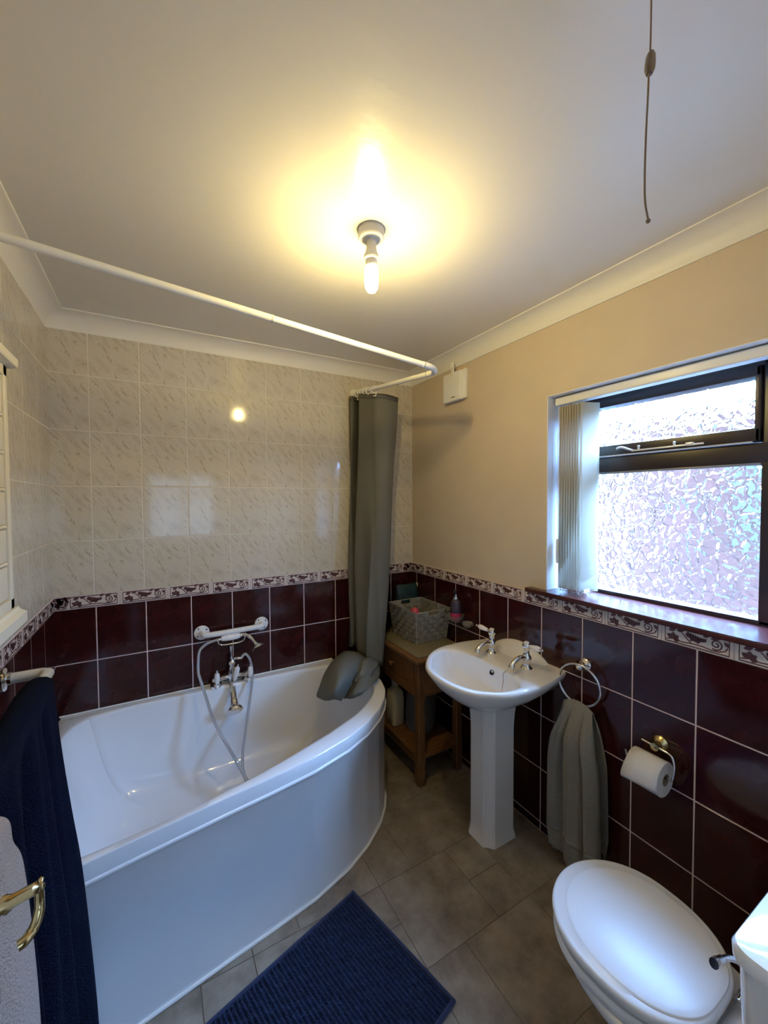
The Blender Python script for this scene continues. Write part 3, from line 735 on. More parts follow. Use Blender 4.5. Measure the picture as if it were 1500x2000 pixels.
patch('fallen_fold', [
  [(1.064, 2.09, 0.617), (1.096, 2.06, 0.608), (1.111, 2.0, 0.592)],
  [(0.985, 1.985, 0.622), (1.02, 1.955, 0.640), (1.072, 1.93, 0.592)],
  [(0.925, 1.925, 0.600), (0.955, 1.875, 0.628), (1.022, 1.862, 0.590)],
  [(0.870, 1.895, 0.560), (0.885, 1.825, 0.600), (0.955, 1.815, 0.585)],
  [(0.828, 1.875, 0.530), (0.841, 1.795, 0.575), (0.900, 1.80, 0.568)],
  [(0.845, 1.915, 0.507), (0.864, 1.865, 0.52), (0.909, 1.86, 0.528)]], amp=.007, seed=2.0)
patch('fallen_fold', [
  [(1.01, 2.03, 0.648), (1.05, 2.00, 0.655), (1.09, 1.97, 0.625)],
  [(0.955, 1.965, 0.655), (0.985, 1.925, 0.668), (1.03, 1.905, 0.625)],
  [(0.905, 1.905, 0.625), (0.930, 1.872, 0.640), (0.965, 1.850, 0.605)],
  [(0.880, 1.885, 0.590), (0.905, 1.860, 0.600), (0.930, 1.845, 0.580)]], amp=.008, seed=3.1)

# ------------------------------------------------------------------ extractor fan
f = thing('extractor_fan', 'cream square extractor fan with taped lead high on beige wall', 'fan', (XR, 1.80, 2.21))
obj('back_box', B((XR-.016, 1.735, 2.135), (XR+.001, 1.895, 2.300), .004), M_WPLAST, f)
obj('rear_lip', B((XR-.022, 1.729, 2.132), (XR-.001, 1.768, 2.297), .004), M_WPLAST, f)
obj('front_cover', B((XR-.044, 1.748, 2.127), (XR-.018, 1.900, 2.290), .005, 3), M_WPLAST, f)
obj('slot', B((XR-.0452, 1.795, 2.145), (XR-.0435, 1.825, 2.150), .0005), M_HOLE, f)
bm = B((XR-.050, 1.800, 2.268), (XR-.0435, 1.820, 2.345), .002)
box(bm, (XR-.056, 1.803, 2.310), (XR-.048, 1.828, 2.342), .003)
obj('tape', bm, M_COVE, f)

# ------------------------------------------------------------------ vertical blind
b = thing('vertical_blind', 'cream vertical blind bunched at one end of the dark window', 'blind', (1.60, .80, 2.02))
bm = bmesh.new()
box(bm, (1.578, WY0+.01, 1.978), (1.622, 1.192, 2.014), .006, 3)
obj('headrail', bm, M_WPLAST, b)
ns = 9
for i in range(ns):
    y = 1.148-.0125*i-(.012 if i == ns-1 else 0); z0, z1 = 1.160, 1.966
    ang = .08+.02*math.sin(i*2.1) if i < ns-1 else .36
    dx, dy = .0445*math.cos(ang), .0445*math.sin(ang)
    rows = []
    for k in range(2):
        rows.append([Vector((1.600+dx*s-(.004*(1-s*s)), y-dy*s*(1)+.003*(1-s*s), (z0, z1)[k])) for s in [-1+2*j/6 for j in range(7)]])
    o = obj('slat', grid(bmesh.new(), rows), M_SLAT, b); solidify(o, .0008)
    if i == ns-1: o['label'] = 'last slat turned flat to the light'
    obj('slat_weight', B((1.566, y-.002, 1.158), (1.634, y+.002, 1.172)), M_SLAT, o, smooth=False)
bm = bmesh.new()
for i in range(ns-1):
    y = 1.148-.0125*i
    for s in (-1, 1):
        for k in range(5):
            q = k/4; sphere(bm, (1.600+s*.040, y-.0125*q, 1.163-.012*math.sin(q*PI)), .0022, seg=6, rings=4)
for k in range(14):
    q = k/13; sphere(bm, (1.556-.004*math.sin(q*PI), 1.062-.035*q, 1.168-.020*math.sin(q*PI)), .0024, seg=6, rings=4)
o = obj('bead_chain', bm, M_WIRE, b); o['kind'] = 'stuff'
obj('draw_cord', tube(bmesh.new(), smooth_path([(1.596, 1.186, 1.980), (1.597, 1.187, 1.70), (1.596, 1.184, 1.372)], 5), .0016, 6), M_WPLAST, b)
obj('cord_weight', lathe(bmesh.new(), [(.001, 1.262), (.008, 1.264), (.009, 1.28), (.009, 1.36), (.007, 1.374), (.001, 1.376)], (1.596, 1.184, 0), seg=14), M_WPLAST, b)

# ------------------------------------------------------------------ wash basin on pedestal
YC = 1.335
half = [(1.030, 0.0), (1.034, .055), (1.050, .120), (1.078, .168), (1.112, .205), (1.160, .243), (1.220, .268), (1.300, .279), (1.380, .276), (1.455, .263), (1.5405, .240)]
hp = smooth_path([(x, w, 0) for x, w in half], 5)
outl = [(p.x, YC+p.y) for p in hp] + [(p.x, YC-p.y) for p in reversed(hp[1:])]   # front -> +y wall end -> -y wall end -> front
NB = len(outl)
bas = thing('wash_basin', 'white pedestal wash basin fixed to burgundy tiled wall', 'basin', (1.30, YC, 0))
def lipz(x): return lerp(.792, .806, sstep(1.03, 1.30, x))
cB = Vector((1.235, YC))
inner = []                                    # bowl edge for every outline point
for (x, y) in outl:
    d = Vector((x, y))-cB; a = math.atan2(d.y, d.x)
    rx = .172 if d.x < 0 else .105
    ca, sa = math.cos(a), math.sin(a)
    r_ = 1/math.sqrt((ca/rx)**2+(sa/.235)**2); inner.append(cB+Vector((ca*r_, sa*r_)))
rings = []
for (f, dz) in ((.66, -.158), (.55, -.150), (.40, -.130), (.24, -.098), (.10, -.060), (.022, -.026), (0.0, -.012), (.010, -.003)):
    rr = []
    for (x, y) in outl:
        cc = Vector((1.31 if dz < -.05 else 1.31, YC)); p = Vector((x, y)); back = sstep(1.44, 1.54, x)
        ff = f if back < .001 else f
        q = p+(cc-p)*ff; q.x = lerp(q.x, min(p.x, 1.5405), back)
        rr.append(Vector((q.x, q.y, lipz(x)+dz)))
    rings.append(rr)
for g_, dz in ((.25, .001), (.80, -.002), (.97, -.007), (1.0, -.014)):
    rings.append([Vector((lerp(x, i.x, g_), lerp(y, i.y, g_), lipz(lerp(x, i.x, g_))+dz-.004*(1 if g_ > .5 and i.x > 1.25 else 0))) for (x, y), i in zip(outl, inner)])
for k in range(1, 10):
    q = k/9; rings.append([Vector((cB.x+(i.x-cB.x)*(1-.22*q-.60*q**4)+.02*q, cB.y+(i.y-cB.y)*(1-.22*q-.60*q**4), lipz(i.x)-.014-.118*math.sin(q*PI/2))) for i in inner])
bm = bmesh.new(); ring_loft(bm, rings)
obj('bowl', bm, M_CER, bas, angle=60)
# raised shell-shaped back behind the taps, and the little dished corners
rows = []
for k in range(25):
    s = k/12-1; y = YC+.01-s*.165
    h = .060*math.cos(s*PI/2)**.8 if abs(s) < 1 else 0
    x0 = 1.5405
    rows.append([Vector((x0-.068-.03*(1-abs(s))**.5, y, .800)), Vector((x0-.050-.012*(1-abs(s)), y, .802+h*.25)), Vector((x0-.028, y, .803+h*.72)), Vector((x0-.014, y, .805+h)), Vector((x0-.004, y, .804+h)), Vector((x0, y, .798+h*.9)), Vector((x0, y, .78))])
obj('shell_back', grid(bmesh.new(), rows), M_CER, bas, angle=80)
obj('overflow', lathe(bmesh.new(), [(.012, -.004), (.012, .001), (.009, .0015), (.008, -.006), (.001, -.008)], (1.330, YC-.005, .758), axis=(-.86, 0, .42), seg=18), M_HOLE, bas)
obj('plug_hole', lathe(bmesh.new(), [(.001, 0), (.020, 0), (.022, .003), (.017, .005), (.001, .002)], (1.25, YC, .6695), seg=20), M_CHROME, bas)
bm = tube(bmesh.new(), smooth_path([(1.350, 1.248, .797), (1.322, 1.250, .786), (1.315, 1.245, .760), (1.285, 1.225, .720), (1.255, 1.205, .695)], 6), .0012, 6)
obj('plug_chain', bm, M_DBRASS, bas)
# pedestal: fluted octagonal column
def ped(z):
    f = 1.0+.10*(1-sstep(0, .05, z))+.16*sstep(.52, .70, z); w, d = .076*f, .085*f; cxp = 1.330
    fl = .006
    return [Vector((cxp+a*d, YC+b_*w, z)) for a, b_ in ((-1, -.50), (-1, .50), (-.96, .60), (-.86, .66), (-.78, .74), (-.66, .92), (-.55, 1), (.8, 1), (.8, -1), (-.55, -1), (-.66, -.92), (-.78, -.74), (-.86, -.66), (-.96, -.60))]
bm = bmesh.new(); ring_loft(bm, [ped(z) for z in (0, .015, .04, .06, .2, .4, .52, .58, .64, .675)])
obj('pedestal', bm, M_CER, bas, angle=20)

def basin_tap(y, hand, label):
    tx = 1.420; zt_ = .801
    t = thing('basin_tap', label, 'tap', (tx, y, zt_), 'basin pillar taps')
    bm = lathe(bmesh.new(), [(.001, 0), (.026, 0), (.027, .005), (.022, .011), (.017, .018), (.016, .030), (.021, .040), (.022, .052), (.017, .061), (.012, .069), (.0125, .088), (.018, .096), (.019, .107), (.014, .116), (.001, .117)], (tx, y, zt_), seg=22)
    obj('pillar', bm, M_CHROME, t)
    obj('spout', tube(bmesh.new(), smooth_path([(tx-.006, y, zt_+.046), (tx-.030, y, zt_+.056), (tx-.060, y, zt_+.054), (tx-.085, y, zt_+.040), (tx-.096, y, zt_+.020)], 6), [.0115]*6+[.0105]*8+[.011]*6+[.0135]*5, 14), M_CHROME, t)
    d = Vector((-.12, hand, .10)).normalized(); c0 = Vector((tx, y, zt_+.105))
    lv = obj('lever', lathe(bmesh.new(), [(.001, .024), (.008, .025), (.009, .033), (.0125, .060), (.0120, .073), (.0085, .080), (.001, .081)], c0, axis=d, seg=14), M_CER, t)
    obj('lever_neck', lathe(bmesh.new(), [(.008, 0), (.006, .016), (.008, .0255), (.001, .026)], c0, axis=d, seg=12), M_CHROME, lv)
    obj('lever_tip', lathe(bmesh.new(), [(.001, .080), (.0055, .0805), (.006, .086), (.004, .091), (.0055, .096), (.001, .099)], c0, axis=d, seg=12), M_CHROME, lv)
    obj('index_disc', lathe(bmesh.new(), [(.001, .1165), (.012, .1165), (.0115, .120), (.007, .123), (.001, .1235)], (tx, y, zt_), seg=18), M_CER, t)
    return t
basin_tap(1.420, 1, 'chrome basin tap nearer the pine stand, white lever pointing to the stand')
basin_tap(1.208, -1, 'chrome basin tap nearer the towel ring, white lever pointing to the ring')

# ------------------------------------------------------------------ pine stand and the things on and under it
SX0, SX1, SY0, SY1, SZ = 1.166, 1.528, 1.696, 2.286, .710
st = thing('wash_stand', 'small waxed pine stand with drawer between bath end and basin', 'table', ((SX0+SX1)/2, (SY0+SY1)/2, 0))
bm = B((SX0, SY0, SZ-.022), (SX1, SY1, SZ), .007, 3); box(bm, (SX0+.010, SY0+.010, SZ-.034), (SX1-.010, SY1-.010, SZ-.021), .004)
obj('tabletop', bm, M_PINE, st)
lg = .046; lx = (SX0+.028, SX1-.028-lg); ly = (SY0+.028, SY1-.028-lg)
for x in lx:
    for y in ly:
        bm = bmesh.new()
        cxl, cyl = x+lg/2, y+lg/2
        def sq(h_, z, ch=.0): return [Vector((cxl+a*h_, cyl+b_*h_, z)) for a, b_ in ((-1, -.8), (-.8, -1), (.8, -1), (1, -.8), (1, .8), (.8, 1), (-.8, 1), (-1, .8))]
        ring_loft(bm, [sq(h_, z) for h_, z in ((.013, 0), (.017, .012), (.021, .03), (.023, .07), (.023, .085), (.019, .10), (.023, .115), (.023, .175), (.020, .19), (.0215, .215), (.0205, .42), (.0195, .455), (.023, .475), (.023, SZ-.033))])
        obj('leg', bm, M_PINE2, st, angle=25)
zr0, zr1 = .485, SZ-.033
obj('apron', B((lx[0]+lg-.001, ly[0]+.006, zr0+.005), (lx[1]+.001, ly[0]+.026, zr1), .002), M_PINE, st)
obj('apron', B((lx[0]+lg-.001, ly[1]+.020, zr0+.005), (lx[1]+.001, ly[1]+.040, zr1), .002), M_PINE, st)
obj('apron', B((lx[1]+.020, ly[0]+lg, zr0+.005), (lx[1]+.040, ly[1], zr1), .002), M_PINE, st)
obj('drawer_rail', B((lx[0]+.004, ly[0]+lg-.001, zr0), (lx[0]+.030, ly[1]+.001, zr0+.052), .003), M_PINE, st)
dr = obj('drawer', B((lx[0]+.002, ly[0]+lg+.003, zr0+.054), (lx[0]+.024, ly[1]-.003, zr1-.003), .004), M_PINE, st)
obj('knob', lathe(bmesh.new(), [(.007, 0), (.006, .008), (.013, .016), (.0145, .022), (.011, .027), (.001, .029)], (lx[0]+.003, (ly[0]+lg+ly[1])/2, zr0+.112), axis=(-1, 0, 0), seg=18), M_KNOB, dr)
obj('shelf', B((lx[0]+.006, ly[0]+.006, .150), (lx[1]+lg-.006, ly[1]+lg-.006, .168), .003), M_PINE, st)
obj('shelf_rail', B((lx[0]+.010, ly[0]+lg-.001, .112), (lx[0]+.028, ly[1]+.001, .149), .002), M_PINE, st)
mt = tag(obj('table_mat', B((SX0+.030, SY0+.034, SZ+.0003), (SX1-.010, SY1-.012, SZ+.0035), .001), M_MAT, None, (1.34, 1.94, SZ)), 'thin glossy greenish mat lying on pine stand top', 'mat')
bm = bmesh.new()

# woven basket
bk = thing('storage_basket', 'grey woven strap basket with metal rim on the pine stand', 'basket', (1.405, 2.05, SZ+.004))
b0 = [(1.298, 1.893), (1.515, 1.893), (1.515, 2.150), (1.298, 2.150)]
t0 = [(1.282, 1.874), (1.530, 1.874), (1.530, 2.182), (1.282, 2.182)]
zb_, zt_ = SZ+.004, SZ+.192
def side(i, s, z):
    j = (i+1) % 4; f = (z-zb_)/(zt_-zb_)
    a = Vector(b0[i]).lerp(Vector(b0[j]), s); b_ = Vector(t0[i]).lerp(Vector(t0[j]), s)
    return a.lerp(b_, f)
bm = bmesh.new(); ring_loft(bm, [[Vector((*p, zb_)) for p in b0], [Vector((*p, zb_+.003)) for p in b0]])
obj('base', bm, M_BASKET, bk)
NRW = 7
strap_mesh_count = 0
for i in range(4):
    ncol = 9 if i in (1, 3) else 8
    bm = bmesh.new()
    dvec = Vector(b0[(i+1) % 4])-Vector(b0[i]); nrm = Vector((dvec.y, -dvec.x)).normalized()
    # horizontal straps weaving over and under upright straps, with the handle gap near the rim on the short ends
    for r_ in range(NRW):
        za = zb_+(zt_-zb_)*(r_+.04)/NRW; zb2 = zb_+(zt_-zb_)*(r_+.96)/NRW
        spans = [(0, 1)] if not (i in (0, 2) and r_ == NRW-1) else [(0, .36), (.64, 1)]
        for (s0, s1) in spans:
            rows = []
            n = 4*ncol
            for z in (za, (za+zb2)/2, zb2):
                row = []
                for k in range(n+1):
                    s = lerp(s0, s1, k/n); w = math.sin(s*ncol*PI+(PI if r_ % 2 else 0))
                    p = side(i, s, z)+nrm*(.0032*w+(.0006 if z not in (za, zb2) else 0)); row.append(Vector((p.x, p.y, z)))
                rows.append(row)
            grid(bm, rows)
    for c_ in range(ncol):
        rows = []
        for s in ((c_+.06)/ncol, (c_+.5)/ncol, (c_+.94)/ncol):
            row = []; n = 4*NRW
            top_ = 1.0 if not (i in (0, 2) and .34 < s < .66) else (NRW-1)/NRW
            for k in range(n+1):
                z = lerp(zb_, zb_+(zt_-zb_)*top_, k/n); w = -math.sin(s*0+(k/n*top_)*NRW*PI+(PI if c_ % 2 else 0))
                p = side(i, s, z)+nrm*(.0032*w); row.append(Vector((p.x, p.y, z)))
            rows.append(row)
        grid(bm, rows)
    o = obj('woven_side', bm, M_BASKET, bk, angle=60); o['kind'] = 'stuff'
rim = []
for i in range(4):
    for k in range(6): 
        p = side(i, k/6, zt_); rim.append(Vector((p.x, p.y, zt_)))
obj('wire_rim', tube(bmesh.new(), rim, .0028, 8, loop=True), M_WIRE, bk)
for i in (0, 2):
    za = zb_+(zt_-zb_)*(NRW-1)/NRW; pts = []
    for s, z in ((.36, zt_), (.36, za), (.64, za), (.64, zt_)):
        p = side(i, s, z); pts.append((p.x, p.y, z))
    obj('handle_wire', tube(bmesh.new(), pts, .0022, 6), M_WIRE, bk)
for i in range(4):
    p, q = side(i, 0, zb_), side(i, 0, zt_)
    obj('corner_wire', tube(bmesh.new(), [(p.x, p.y, zb_), (q.x, q.y, zt_)], .0022, 6), M_WIRE, bk)

# things in the basket
bm = bmesh.new(); rows = []
def pouch_ring(z, w, d, cx_, cy_): return [Vector((cx_+w*math.copysign(abs(math.cos(a))**.5, math.cos(a)), cy_+d*math.copysign(abs(math.sin(a))**.7, math.sin(a)), z+.006*math.cos(2*a+z*30))) for a in [2*PI*k/28 for k in range(28)]]
PBX, PBY = 1.452, 2.236
ring_loft(bm, [pouch_ring(z, w, d, PBX, PBY) for z, w, d in ((SZ+.0042, .078, .036), (SZ+.06, .084, .040), (SZ+.14, .084, .038), (SZ+.20, .084, .032), (SZ+.235, .085, .024), (SZ+.262, .086, .016), (SZ+.274, .085, .009), (SZ+.278, .080, .004))])
p_ = obj('wash_bag', bm, M_POUCH, None, (PBX, PBY, SZ+.004)); tag(p_, 'dark teal and navy patterned wash bag standing behind the grey basket', 'bag')
obj('zip_tab', B((PBX+.080, PBY-.010, SZ+.255), (PBX+.094, PBY+.008, SZ+.280), .003), M_WPLAST, p_)
bm = lathe(bmesh.new(), [(.001, 0), (.026, .002), (.029, .015), (.029, .11), (.027, .13), (.018, .146), (.001, .15)], (1.395, 2.085, SZ+.012), axis=(.25, .10, 1), seg=24)
obj_ = tag(obj('pink_tub', bm, M_PINK, None, (1.395, 2.085, SZ+.012)), 'bright pink plastic tub leaning inside the grey basket', 'tub')

# soap dispenser in its wall holder
SXp, SYp = 1.488, 1.772
hd = thing('wall_soap_holder', 'clear moulded wall holder dish under the pump bottle', 'holder', (XR-.008, SYp, .865))
obj('dish', lathe(bmesh.new(), [(.001, .852), (.026, .853), (.030, .858), (.048, .885), (.052, .893), (.049, .893), (.028, .862), (.001, .860)], (SXp-.002, SYp, 0), seg=28), M_CLEAR, hd)
bm = bmesh.new(); box(bm, (SXp+.028, SYp-.012, .858), (XR-.0065, SYp+.012, .876), .004)
obj('arm', bm, M_CLEAR, hd)
sd = thing('pump_bottle', 'purple pump bottle of pink soap standing in the clear wall holder', 'bottle', (SXp, SYp, .862))
obj('body', lathe(bmesh.new(), [(.001, .862), (.026, .863), (.029, .868), (.030, .900), (.0298, .905), (.001, .905)], (SXp, SYp, 0), seg=26), M_PINKL, sd)
obj('label_wrap', lathe(bmesh.new(), [(.0290, .904), (.0295, .905), (.029, .960), (.027, .972), (.015, .984), (.001, .986)], (SXp, SYp, 0), seg=26), M_PURPL, sd)
obj('collar', lathe(bmesh.new(), [(.001, .984), (.0155, .984), (.0165, .988), (.0155, .998), (.0085, 1.000), (.0075, 1.012), (.001, 1.013)], (SXp, SYp, 0), seg=20), M_CHROME, sd)
bm = lathe(bmesh.new(), [(.001, 1.010), (.004, 1.010), (.004, 1.026), (.010, 1.028), (.011, 1.034), (.001, 1.037)], (SXp, SYp, 0), seg=16)
tube(bm, smooth_path([(SXp, SYp, 1.031), (SXp-.016, SYp-.010, 1.033), (SXp-.030, SYp-.018, 1.027)], 4), .0045, 8)
obj('pump', bm, M_BLACK, sd)
dh = thing('soap_dish', 'small clear cut-glass dish fixed to tiles beside the pump bottle', 'dish', (XR-.03, 1.700, .86))
obj('bowl', lathe(bmesh.new(), [(.001, -.010), (.018, -.009), (.026, .004), (.031, .016), (.029, .017), (.020, .002), (.001, -.003)], (XR-.040, 1.690, .850), seg=14), M_CLEAR, dh, smooth=False)
obj('bracket', lathe(bmesh.new(), [(.001, 0), (.014, 0), (.012, .006), (.008, .012), (.008, .022), (.001, .022)], (XR-.007, 1.690, .852), axis=(-1, 0, 0), seg=12), M_CLEAR, dh, smooth=False)

# under the stand
cb = thing('cream_bottle', 'large cream plastic bottle with handle standing on the stand shelf', 'bottle', (1.27, 2.10, .168))
bm = bmesh.new()
def rr_(z, w, d): return [Vector((1.272+w*math.copysign(abs(math.cos(a))**.45, math.cos(a)), 2.095+d*math.copysign(abs(math.sin(a))**.45, math.sin(a)), z)) for a in [2*PI*(k+.5)/28 for k in range(28)]]
ring_loft(bm, [rr_(z, w, d) for z, w, d in ((.169, .040, .048), (.174, .044, .052), (.28, .044, .052), (.33, .043, .050), (.365, .040, .044), (.385, .026, .026), (.395, .018, .018), (.405, .018, .018))])
obj('body', bm, M_BOTTLE, cb)
obj('cap', lathe(bmesh.new(), [(.001, .404), (.021, .404), (.021, .432), (.018, .436), (.001, .436)], (1.272, 2.095, 0), seg=20), M_WPLAST, cb)
bm = bmesh.new()
def bagr(z, w, d, ph): return [Vector((1.375+w*math.cos(a)*(1+.08*math.sin(3*a+ph)), 1.965+d*math.sin(a)*(1+.08*math.cos(4*a+ph)), z)) for a in [2*PI*k/30 for k in range(30)]]
ring_loft(bm, [bagr(z, w, d, ph) for z, w, d, ph in ((.169, .075, .070, 0), (.20, .088, .085, .4), (.27, .090, .090, 1.0), (.34, .084, .086, 1.7), (.40, .070, .075, 2.3), (.430, .040, .05, 2.8), (.440, .012, .015, 3))])
tag(obj('cloth_bundle', bm, M_BAG, None, (1.375, 1.965, .169)), 'grey cloth bundle beside the cream bottle under the stand', 'cloth')

# ------------------------------------------------------------------ towel ring and hand towel
tr = thing('towel_ring', 'chrome towel ring on burgundy tiles close beside the basin', 'towel ring', (XR-.007, 1.008, .868))
bm = lathe(bmesh.new(), [(.001, 0), (.026, 0), (.027, .004), (.022, .009), (.013, .014), (.012, .030), (.016, .036), (.014, .043), (.001, .045)], (XR-.0065, 1.004, .868), axis=(-1, 0, 0), seg=24)
obj('mount', bm, M_CHROME, tr)
rc = Vector((1.498, 1.006, .791)); rax = Vector((1, .14, .04)).normalized(); RRg = .085
obj('ring', torus(bmesh.new(), rc, rax, RRg, .0055, 48, 10), M_CHROME, tr)
tw = thing('hand_towel', 'grey terry hand towel hanging through the chrome towel ring', 'towel', (1.49, 1.005, .73))
def towel(name, parent, mat, path, wpath, fn, nu, nv, th=.006):
    rows = []
    for k in range(nu+1):
        u = k/nu; row = []
        for j in range(nv+1):
            v = j/nv; row.append(fn(u, v))
        rows.append(row)
    o = obj(name, grid(bmesh.new(), rows), mat, parent, angle=180); solidify(o, th); return o
def folds(v, u, ph=0.0, n=3.2):
    return .5+.5*math.cos(2*PI*n*v+ph+.5*math.sin(3*u))
def handt(u, v):
    # u: 0 wall side hem .. 0.5 over the ring .. 1 room side hem
    s = (u-.5)*2; a = abs(s)
    L = .66 if s > 0 else .60
    ringz = rc.z-RRg+.012
    w0, w1 = .066, .116
    W = lerp(w0, w1, sstep(-.05, .42, a))*(1-.10*sstep(.86, 1, a))
    yy = 1.000+(v-.5)*-2*W*.5*(2)*.5 + .008*a
    y = 1.006-(v-.5)*W*2*.92+.018*sstep(.2, .9, a)*(0.5-v)
    arc_ = .0085+.014*sstep(0, .25, a)
    z = ringz + .006*(1-min(1, a/.05)**2) - L*max(0, a-.02) + .022*(math.cos((v-.5)*PI)-1)*(1-a)
    z += .012*math.sin(v*9)*sstep(.8, 1, a)
    br = (0, .335, .73, 1.0) if s > 0 else (0, .4, .7, 1.0)
    k_ = 0 if v < br[1] else (1 if v < br[2] else 2)
    f = max(0.0, math.sin(PI*(v-br[k_])/(br[k_+1]-br[k_])))**.5
    f += .10*math.sin(v*40+u*6)*f
    z += (.012*(f-1)+(.012 if k_ == 1 else 0.0)*-1)*sstep(.7, 1, a)
    x = 1.500-math.copysign(1, s)*(arc_*min(1, a/.06)+sstep(.01, .25, a)*(.060*f*(1-.35*a)))
    if s <= 0: x = min(x, XR-.014)
    return Vector((x-.006, y, z))
towel('cloth', tw, M_GTER, None, None, handt, 90, 132, .004)
for zb2 in (.175,):
    rows = []
    for k in range(4):
        rows.append([handt(.5+.5*(.845+.008*k), j/132)+Vector((-.0032, 0, 0)) for j in range(133)])
    o = obj('woven_band', grid(bmesh.new(), rows), P('flat_weave_band', (0.28, 0.255, 0.20), 0.8), tw, angle=180); solidify(o, .001)

# ------------------------------------------------------------------ toilet roll and holder
RC = Vector((1.478, .722, .612))
rh = thing('toilet_roll_holder', 'brassy chrome toilet roll holder on the burgundy tiles', 'holder', (XR-.007, .722, .690))
obj('mount', lathe(bmesh.new(), [(.001, 0), (.026, 0), (.027, .004), (.022, .010), (.013, .016), (.012, .030), (.015, .038), (.013, .044), (.001, .046)], (XR-.0065, .716, .690), axis=(-1, 0, 0), seg=24), M_BRASS, rh)
obj('arm_wire', tube(bmesh.new(), smooth_path([(1.498, .760, .694), (1.498, .735, .692), (1.498, .690, .690), (1.497, .664, .684), (1.490, .652, .660), (1.482, .651, .630), (1.479, .654, .614), (1.479, .668, .611), (1.479, .72, .611), (1.479, .79, .612), (1.478, .800, .618), (1.477, .806, .640)], 6), .0036, 10), M_CHROME, rh)
trl = thing('toilet_roll', 'white toilet roll with loose end on the brassy holder', 'toilet roll', RC)
bm = bmesh.new(); N = 48; Rr, rr0 = .058, .020
def cyl(y, r_): return [Vector((RC.x+r_*math.cos(2*PI*k/N), y, RC.z-.008+r_*math.sin(2*PI*k/N))) for k in range(N)]
ring_loft(bm, [cyl(.672, rr0), cyl(.672, Rr-.002), cyl(.674, Rr), cyl(.776, Rr), cyl(.778, Rr-.002), cyl(.778, rr0)], loop=True)
obj('paper', bm, M_TISSUE, trl, angle=40)
bm = bmesh.new()
ring_loft(bm, [cyl(.6715, rr0+.0002), cyl(.6715, rr0-.0018), cyl(.7785, rr0-.0018), cyl(.7785, rr0+.0002)], loop=True)
obj('core', bm, P('cardboard', (0.30, 0.22, 0.14), 0.9), trl)
rows = []
for y in (.672, .70, .74, .778):
    row = []
    for k in range(16):
        a = math.radians(lerp(75, 205, k/15)); r_ = Rr+.0006+(.004*sstep(.75, 1, k/15))
        row.append(Vector((RC.x+r_*math.cos(a), y+(.012*sstep(.5, 1, k/15) if y > .75 else 0), RC.z-.008+r_*math.sin(a)-(.008*sstep(.6, 1, k/15)*((y-.672)/.106)))))
    rows.append(row)
o = obj('loose_sheet', grid(bmesh.new(), rows), M_TISSUE, trl, angle=80); solidify(o, .0006)

# ------------------------------------------------------------------ toilet
TXc = 1.060
to = thing('toilet', 'white close-coupled toilet with its lid down under the toilet roll', 'toilet', (TXc, .50, 0))
def tout(n, x_w, y_f, y_b, back_sq=.62):
    """egg-shaped outline, rounded at front (+y), squarer at the back"""
    pts = []
    yc = y_f-(y_f-y_b)*.47
    for k in range(n):
        a = 2*PI*k/n; ca, sa = math.cos(a), math.sin(a)
        if sa >= 0: x = x_w*ca; y = yc+(y_f-yc)*sa
        else:
            x = x_w*math.copysign(abs(ca)**back_sq, ca)*(1-.16*abs(sa)**2); y = yc-(yc-y_b)*abs(sa)**.75
        pts.append((x, y))
    return pts
def tring(w, yf, yb, z, dome=0): return [Vector((TXc+x, y, z)) for x, y in tout(64, w, yf, yb)]
bm = bmesh.new()
ring_loft(bm, [tring(w, yf, yb, z) for w, yf, yb, z in ((.105, .600, .20, 0), (.108, .604, .20, .02), (.100, .592, .21, .05), (.098, .585, .21, .15), (.112, .610, .22, .22), (.142, .660, .24, .28), (.165, .700, .25, .33), (.181, .728, .26, .350), (.187, .735, .26, .368), (.186, .734, .26, .378), (.180, .728, .262, .383), (.135, .66, .33, .383))])
obj('pan', bm, M_CER, to, angle=50)
bm = bmesh.new()
ring_loft(bm, [tring(w, yf, yb, z) for w, yf, yb, z in ((.160, .700, .385, .3845), (.182, .734, .372, .385), (.188, .742, .370, .390), (.188, .742, .370, .402), (.183, .736, .372, .410), (.150, .69, .40, .411))])
obj('seat', bm, M_SEAT, to, angle=50)
bm = bmesh.new()
ring_loft(bm, [tring(w, yf, yb, z) for w, yf, yb, z in ((.150, .69, .40, .4150), (.176, .735, .366, .4155), (.186, .746, .362, .422), (.188, .748, .361, .434), (.186, .746, .362, .440), (.180, .739, .366, .4430), (.164, .716, .3665, .4440), (.161, .712, .367, .4475), (.157, .707, .368, .4485), (.148, .694, .380, .4505), (.10, .63, .43, .4555), (.05, .57, .48, .4570), (.004, .53, .51, .4575))])
obj('lid', bm, M_SEAT, to, angle=50)
for s in (-1, 1):
    obj('hinge', lathe(bmesh.new(), [(.001, -.02), (.011, -.02), (.012, -.016), (.012, .016), (.011, .02), (.001, .02)], (TXc+s*.075, .352, .418), axis=(1, 0, 0), seg=16), M_CHROME, to)
